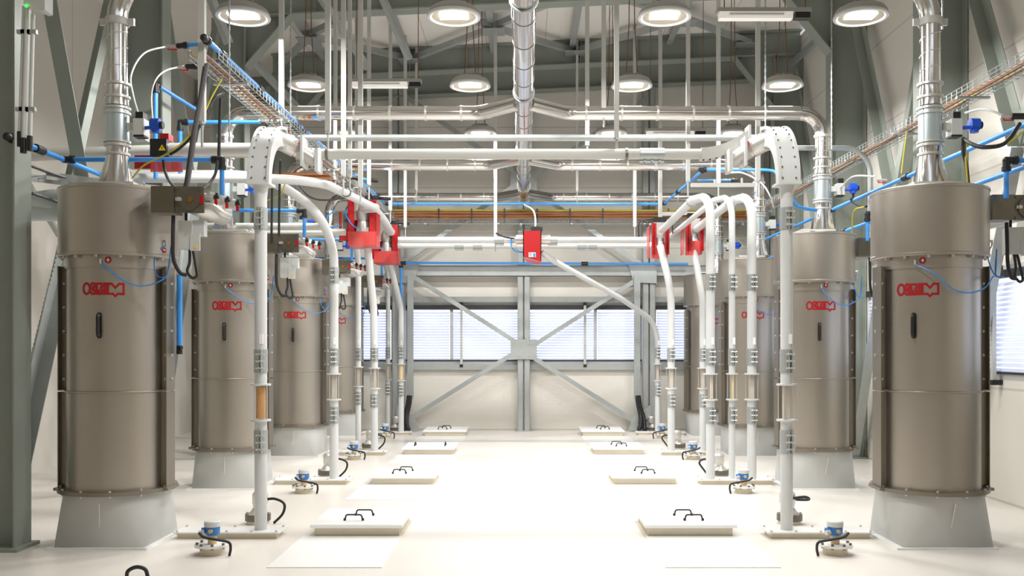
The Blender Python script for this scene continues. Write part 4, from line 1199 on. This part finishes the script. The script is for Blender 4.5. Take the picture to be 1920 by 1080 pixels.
for k, (z, r, m, nm) in enumerate(((.16, .018, 'yellow_cable', 'yellow green earth wire'), (.115, .032, 'brown_cable', 'upper brown cable'), (.065, .03, 'brown_cable', 'middle brown cable'), (.02, .028, 'brown_cable', 'lower brown cable'))):
    runcable((-2.40, 16.69, TZ), (4.1, 16.69, TZ), -.02, z, r, m, .016, seed=k + 20, label=nm + ' across the back wall tray')
for k in range(9):
    runcable((-4.15, 13.2, TZ), (-2.48, 13.2, TZ), (-.075, .0, .075)[k % 3], .035 + .055 * (k // 3), .030, 'brown_cable', .02, seed=k + 40, label='brown cable of the heap in the short branch tray by the blank wall', grp='brown cables heaped in the branch tray')
for k in range(11):
    x = -2.1 + k * .585
    o = mesh_obj('tray_stay', MB().box((x - .012, 16.63, TZ - .06), (x + .012, 16.64, TZ + .19)), 'black')
    tag(o, 'black upright stay holding the back wall cables', 'cable stay', 'black cable stays')
def cable(pts, r, m, label, cat='cable', n=8, grp=None, nm='cable'):
    o = mesh_obj(nm, MB().tube(spline(pts, n), r, 8), m)
    return tag(o, label, cat, grp)
d = 7.15
cable([P(388, 120, d), P(378, 175, d), P(366, 240, d), P(358, 300, d), P(350, 352, d)], .020, 'grey_cable', 'thick braided grey cable hanging from the tray to the first filter', nm='braided_cable')
cable([P(383, 125, d), P(373, 190, d), P(360, 260, d), P(347, 352, d - .02)], .012, 'rubber', 'black cable hanging beside the thick braided grey cable')
cable([P(416, 148, 7.6), P(398, 180, 7.5), P(376, 225, 7.4), P(345, 265, 7.35), P(310, 290, 7.3), P(270, 310, 7.3), P(247, 335, 7.3)], .007, 'yellow_cable', 'yellow earth wire drooping from the tray to the first filter top', nm='earth_wire')
cable([P(420, 175, 7.7), P(398, 190, 7.55), P(372, 240, 7.45), P(340, 275, 7.4), P(318, 290, 7.4)], .013, 'rubber', 'black cable drooping beside the yellow earth wire')
cable([P(414, 185, 8), P(412, 230, 8), P(410, 300, 8)], .014, 'rubber', 'black cable hanging straight down in front of the pale pipe')
cable([P(306, 300, 7.5), P(309, 320, 7.5), P(318, 340, 7.4), P(332, 356, 7.2)], .012, 'rubber', 'black cable loop between the actuator and the first filter tank')
cable([P(408, 302, 7.6), P(404, 325, 7.5), P(394, 342, 7.4), P(382, 354, 7.2)], .012, 'rubber', 'black cable looping off the blue pipe elbow')
for (px, pb) in ((510, 455), (524, 440)):
    cable([P(px + 2, 300, 9.8), P(px, 360, 9.9), P(px - 1, pb, 10.0)], .013, 'rubber', 'black cable dropping to the second filter, ' + ('beside the pipe' if px < 515 else 'away from the pipe'))
cable([P(538, 330, 9.8), P(528, 362, 9.9), P(515, 372, 10.0), P(500, 376, 10.1)], .008, 'yellow_cable', 'yellow earth wire curving down to the second filter', nm='earth_wire')
cable([P(560, 345, 11.6), P(580, 368, 11.6), P(610, 375, 11.8), P(665, 368, 12.2)], .013, 'rubber', 'black cable sagging towards the first red diverter')
cable([P(688, 355, 12.6), P(700, 372, 12.9), P(712, 365, 13.0)], .02, 'rubber', 'short black cable at the top of the first red diverter')
cable([P(983, 384, 15.3), P(1000, 395, 15), P(1004, 420, 14.8), P(998, 440, 14.6), P(985, 447, 14.4), P(965, 447, 14.4)], .014, 'white', 'white hose looping down to the middle red diverter', nm='air_hose')
cable([P(930, 437, 14.4), P(945, 444, 14.4), P(965, 447, 14.4), P(988, 446, 14.4)], .014, 'rubber', 'black cable from the hanger post to the middle red diverter')
cable([P(1912, 232, 7.1), P(1885, 268, 7.0), P(1850, 276, 7.0), P(1826, 272, 7.1), P(1806, 260, 7.4)], .016, 'rubber', 'black cable sagging to the blue transmitter of the first duct by the windows')
cable([P(1920, 245, 7.0), P(1895, 265, 7.0), P(1865, 275, 6.98)], .008, 'yellow_cable', 'yellow wire along the sagging black cable', nm='earth_wire')
cable([P(1806, 262, 7.35), P(1805, 280, 7.3), P(1812, 310, 7.3), P(1816, 350, 7.3)], .014, 'rubber', 'black cable dropping onto the first filter by the windows')
cable([P(1810, 268, 7.34), P(1811, 300, 7.28), P(1815, 350, 7.28)], .008, 'yellow_cable', 'yellow wire dropping onto the first filter by the windows', nm='earth_wire')
cable([V(3.685, 10.44, 3.29), V(3.68, 10.43, 3.22), P(1596, 376, 10.3), P(1612, 386, 10.1), P(1625, 387, 10.0)], .014, 'rubber', 'black cable below the blue transmitter of the second duct by the windows')
cable([P(1620, 388, 10.0), P(1605, 392, 10.1), P(1599, 405, 10.2), P(1598, 436, 10.3)], .009, 'yellow_cable', 'yellow earth wire dropping to the second filter by the windows', nm='earth_wire')
cable([P(1478, 360, 10.0), P(1490, 382, 10.1), P(1505, 390, 10.2), P(1531, 394, 10.3)], .020, 'blue_hose', 'blue hose curving to the second duct by the windows', nm='air_hose')
cable([P(1700, 246, 9.75), P(1694, 290, 9.75), P(1690, 325, 9.75)], .007, 'yellow_cable', 'yellow earth wire behind the first duct by the windows', nm='earth_wire')

# ------------------------------------------------------------------ blue air pipes
def airpipe(label, pts, r=.018, elbows=(), fr=.02, couplers=()):
    pts = [Vector(p) for p in pts]
    c = sum(pts, V(0, 0, 0)) / len(pts)
    t = thing('air_pipe', label, 'air pipe', pts[0], 'blue compressed air pipes')
    mesh_obj('pipe', MB().tube(fillet(pts, fr, 4), r, 14), 'blue', t)
    for i in elbows:
        p = pts[i]
        b = MB().sphere(p, r * 1.5, 12, 8)
        for q in (i - 1, i + 1):
            if 0 <= q < len(pts):
                u = (pts[q] - p).normalized(); L = min(.085, (pts[q] - p).length * .5)
                b.cyl(p, p + u * L, r * 1.42, 14).cyl(p + u * L * .6, p + u * L, r * 1.75, 14)
        mesh_obj('elbow_fitting', b, 'black', t)
    for (i, f) in couplers:
        a, b_ = pts[i], pts[i + 1]; u = (b_ - a).normalized(); p = a + (b_ - a) * f
        mesh_obj('coupler', MB().cyl(p - u * .06, p + u * .06, r * 1.6, 14), 'black', t)
    return t
AX = 2.45
airpipe('long blue air pipe beside the wire tray along the blank wall', [(-AX, 7.15, 3.92), (-2.30, 15.5, 3.92), (2.33, 15.5, 3.92), (2.41, 12.5, 3.92)], .02, (0, 1, 2, 3), couplers=((0, .05), (0, .17), (0, .33), (0, .36), (2, .4)))
airpipe('blue air pipe arching over to the second filter by the windows', [(2.36, 12.5, 3.92), (3.25, 12.5, 3.92), (3.32, 12.3, 3.86), (3.36, 12.1, 3.6)], .02, (0,), fr=.15)
airpipe('short blue air branch with valve over the swept pipes', [(2.40, 12.9, 3.85), (2.95, 12.9, 3.85)], .014, (1,))
airpipe('long low blue air pipe along the blank wall behind the filters', [(-3.9, 7.05, 3.14), (-3.9, 16.3, 3.12)], .022, (0,), couplers=((0, .05),))
for i in range(4):
    y = FD[i] + .42
    y2 = FD[i] - .33
    airpipe('blue air pipe with elbow feeding the valves of the %s filter by the blank wall' % ORD[i], [(-3.9, y, 3.14), (-2.56, y, 3.14), (-2.56, y, 2.72)], .02, (0, 1), couplers=((1, .9),))
    yb2 = FD[i] + .1
    airpipe('blue air pipe with elbow feeding the valves of the %s filter by the windows' % ORD[i], [(4.05, yb2 - .25, 3.02), (3.80, yb2 - .25, 3.02), (3.80, yb2 - .25, 2.72)], .02, (1,))
airpipe('upper blue air pipe running back beside the windows', [(3.92, 6.6, 3.29), (3.92, 16.2, 3.29)], .021, couplers=((0, .27), (0, .31), (0, .55)))
airpipe('lower blue air pipe running back beside the windows', [(3.92, 6.6, 2.96), (3.92, 16.2, 2.96)], .021, couplers=((0, .5),))
airpipe('blue air pipe level across the back wall under the red diverters', [P(752, 660, 16.85), P(752, 493, 16.85), P(1290, 495, 16.85)], .022, (1,), couplers=((1, .64),))
airpipe('upright blue air pipe behind the first filter by the blank wall', [P(292, 335, 9.4), P(292, 158, 9.4), P(303, 165, 9.6), P(372, 208, 10.6)], .021, (1,))
airpipe('level blue air pipe behind the hanger post', [P(338, 341, 9.55), P(338, 229, 9.55), P(488, 229, 9.55)], .02, (1,))
airpipe('short blue air branch with valve at the tray beginning', [P(335, 86, 7.5), P(380, 82, 7.45)], .016, (0,))
airpipe('second short blue air branch below the first one at the tray', [P(352, 125, 8.0), P(412, 122, 8.0)], .016, (0,))
airpipe('short blue air branch behind the box elbow', [P(575, 258, 10.4), P(632, 260, 10.4)], .018, (0, 1))
airpipe('small blue air branch beside the bent white pipe', [P(660, 333, 12.4), P(706, 339, 12.4)], .018, (0, 1))
airpipe('vertical blue tube hanging beside the first filter', [P(336.5, 515, 7.55), P(336.5, 650, 7.55)], .0215)
o = mesh_obj('end_valve', MB().cyl(P(336.5, 648, 7.55), P(336.5, 664, 7.55), .024, 12).cyl(P(336.5, 655, 7.55), P(341, 652, 7.5), .012, 8), 'black')
tag(o, 'small black valve at the end of the vertical blue tube', 'valve')
for (px, py, d, txt) in ((322, 90, 7.5, 'at the upper branch near the tray'), (344, 129, 8.0, 'at the lower branch near the tray'), (1359, 323, 12.9, 'over the swept pipes'), (1888, 222, 6.9, 'near the first duct by the windows'), (1652, 340, 9.6, 'near the second duct by the windows')):
    p = P(px, py, d)
    t = thing('hose_valve', 'small metal hose valve with red lever ' + txt, 'valve', p, 'red lever valves')
    mesh_obj('body', MB().cyl(p + V(-.05, 0, .012), p + V(.06, 0, .012), .013, 10), 'cast', t)
    mesh_obj('lever', MB().box((p.x - .03, p.y - .008, p.z - .018), (p.x + .05, p.y + .008, p.z - .010)).box((p.x - .03, p.y - .006, p.z - .012), (p.x - .022, p.y + .006, p.z + .012)), 'red', t)
cable([P(1881, 217, 6.9), P(1860, 208, 6.95), P(1838, 205, 7.1), P(1810, 212, 7.3)], .009, 'white', 'fine white hose to the first duct actuator by the windows', nm='air_hose')
cable([P(1642, 331, 9.6), P(1600, 331, 9.8), V(3.55, 10.45, 3.33)], .010, 'white', 'fine white hose to the second duct actuator by the windows', nm='air_hose')
cable([P(1366, 324, 12.9), P(1395, 325, 12.8), P(1428, 344, 12.6), P(1445, 370, 12.6), P(1450, 388, 12.8)], .012, 'white', 'fine white hose curving down past the box elbow by the windows', nm='air_hose')
o = mesh_obj('air_coupling', MB().cyl(P(1896, 218, 6.9), P(1925, 218, 6.9), .024, 12), 'black'); tag(o, 'black air coupling beside the upper blue pipe by the windows', 'coupling')

# ------------------------------------------------------------------ things on columns and the back wall
cy = 7.05
for k, (px, pt, pb, r) in enumerate(((42, 12, 250, .013), (49, 12, 262, .018), (61, 27, 258, .015))):
    t = thing('conduit', ('slim outer', 'thick middle', 'inner short')[k] + ' white conduit on the dark column', 'conduit', P(px - 5, pb, cy), 'column conduits')
    mesh_obj('tube', MB().cyl(P(px + 3 - k, pt, cy), P(px - 5, pb, cy), r, 12), 'grey_paint', t)
    mesh_obj('sleeve', MB().cyl(P(px - 5, pb + 25, cy), P(px - 5, pb - 3, cy), r + .006, 12), 'black', t)
    mesh_obj('clip', MB().cbox(P(px - .5, 60, cy), (.07, .03, .03)), 'galv', t)
    mesh_obj('clip', MB().cbox(P(px - 3, 205, cy), (.07, .03, .03)), 'galv', t)
t = thing('emergency_light', 'grey emergency light box with green pilot on the dark column', 'emergency light', P(62, 20, 7.0))
mesh_obj('box', MB().prism([P(44, 8, 6.95), P(78, 20, 6.95), P(84, 18, 6.95), P(84, -30, 6.95), P(44, -30, 6.95)], (0, .12, 0)), 'grey_paint', t)
mesh_obj('pilot', MB().sphere(P(49, 11, 6.94), .012, 8, 6), 'green_led', t)
t = thing('feed_duct', 'grey metal pipe reaching the first filter from the blank wall', 'pipe', (-4, 7.9, 2.7))
mesh_obj('pipe', MB().cyl((-5.9, 8.05, 2.72), (-3.62, 8.05, 2.72), .085, 24), 'sheet', t)
mesh_obj('clamp', MB().ring((-4.35, 8.05, 2.72), (1, 0, 0), .10, .08, .03, 24), 'galv', t)
mesh_obj('pointed_cover', MB().lathe([(.085, 0), (.11, .2), (.05, .5), (.01, .55)], (-4.25, 8.05, 2.80), 20, True, (1, 0, 0)), 'sheet', t)
for k, (zz, dd) in enumerate(((3.02, 7.4), (2.80, 7.6))):
    cable([(-4.0, dd, zz), (-3.75, dd + .4, zz - .08), (-3.4, dd + .8, zz - .12)], .014, 'grey_cable', ('upper' if k == 0 else 'lower') + ' grey braided hose from the dark column to the first filter', nm='braided_hose')
t = thing('wire_tray', 'short wire tray beside the dark column', 'cable tray', (-3.9, 7.6, 2.9))
b = MB()
for k in range(14):
    b.bar((-4.1 + k * .06, 7.7 + k * .06, 2.95), (-3.9 + k * .06, 7.62 + k * .06, 2.95), .006, .006)
b.bar((-4.1, 7.7, 2.95), (-3.3, 8.5, 2.95), .008, .06); b.bar((-3.9, 7.62, 2.95), (-3.1, 8.42, 2.95), .008, .06)
mesh_obj('wire_mesh', b, 'galv', t)
# padlock chain beside the dark column
b = MB()
p0, p1 = P(108, 470, 8.2), P(33, 772, 7.8)
for k in range(70):
    a, c = p0 + (p1 - p0) * (k / 70), p0 + (p1 - p0) * ((k + .8) / 70)
    b.bar(a, c, .018 if k % 2 else .007, .007 if k % 2 else .018)
b.tube([p1 + V(.022 * cos(i * pi / 6), 0, -.02 + .03 * sin(i * pi / 6)) for i in range(13)], .006, 6)
o = mesh_obj('chain', b, 'galv_dark'); tag(o, 'long slanting steel chain beside the dark column', 'chain')
# trunking with black cable whips on the back wall
for sx in (-1, 1):
    x = 2.06 * sx
    t = thing('cable_trunking', 'grey cable trunking with black cable bundle on the back wall, by the ' + SIDE[sx], 'trunking', (x, yb - .2, .6), 'cable trunkings')
    mesh_obj('channel', MB().box((x - .055, yb - .19, .60), (x + .055, yb - .135, 2.85)), 'galv', t)
    mesh_obj('cable_whip', MB().tube(spline([(x, yb - .17, .66), (x + sx * .02, yb - .18, .5), (x + sx * .06, yb - .2, .3), (x + sx * .05, yb - .3, .15), (x + sx * .0, yb - .4, .04)], 6), .04, 10), 'rubber', t)
    mesh_obj('cable_whip', MB().tube(spline([(x + sx * .03, yb - .17, .66), (x + sx * .06, yb - .18, .45), (x + sx * .12, yb - .2, .25), (x + sx * .12, yb - .3, .05)], 6), .035, 10), 'rubber', t)
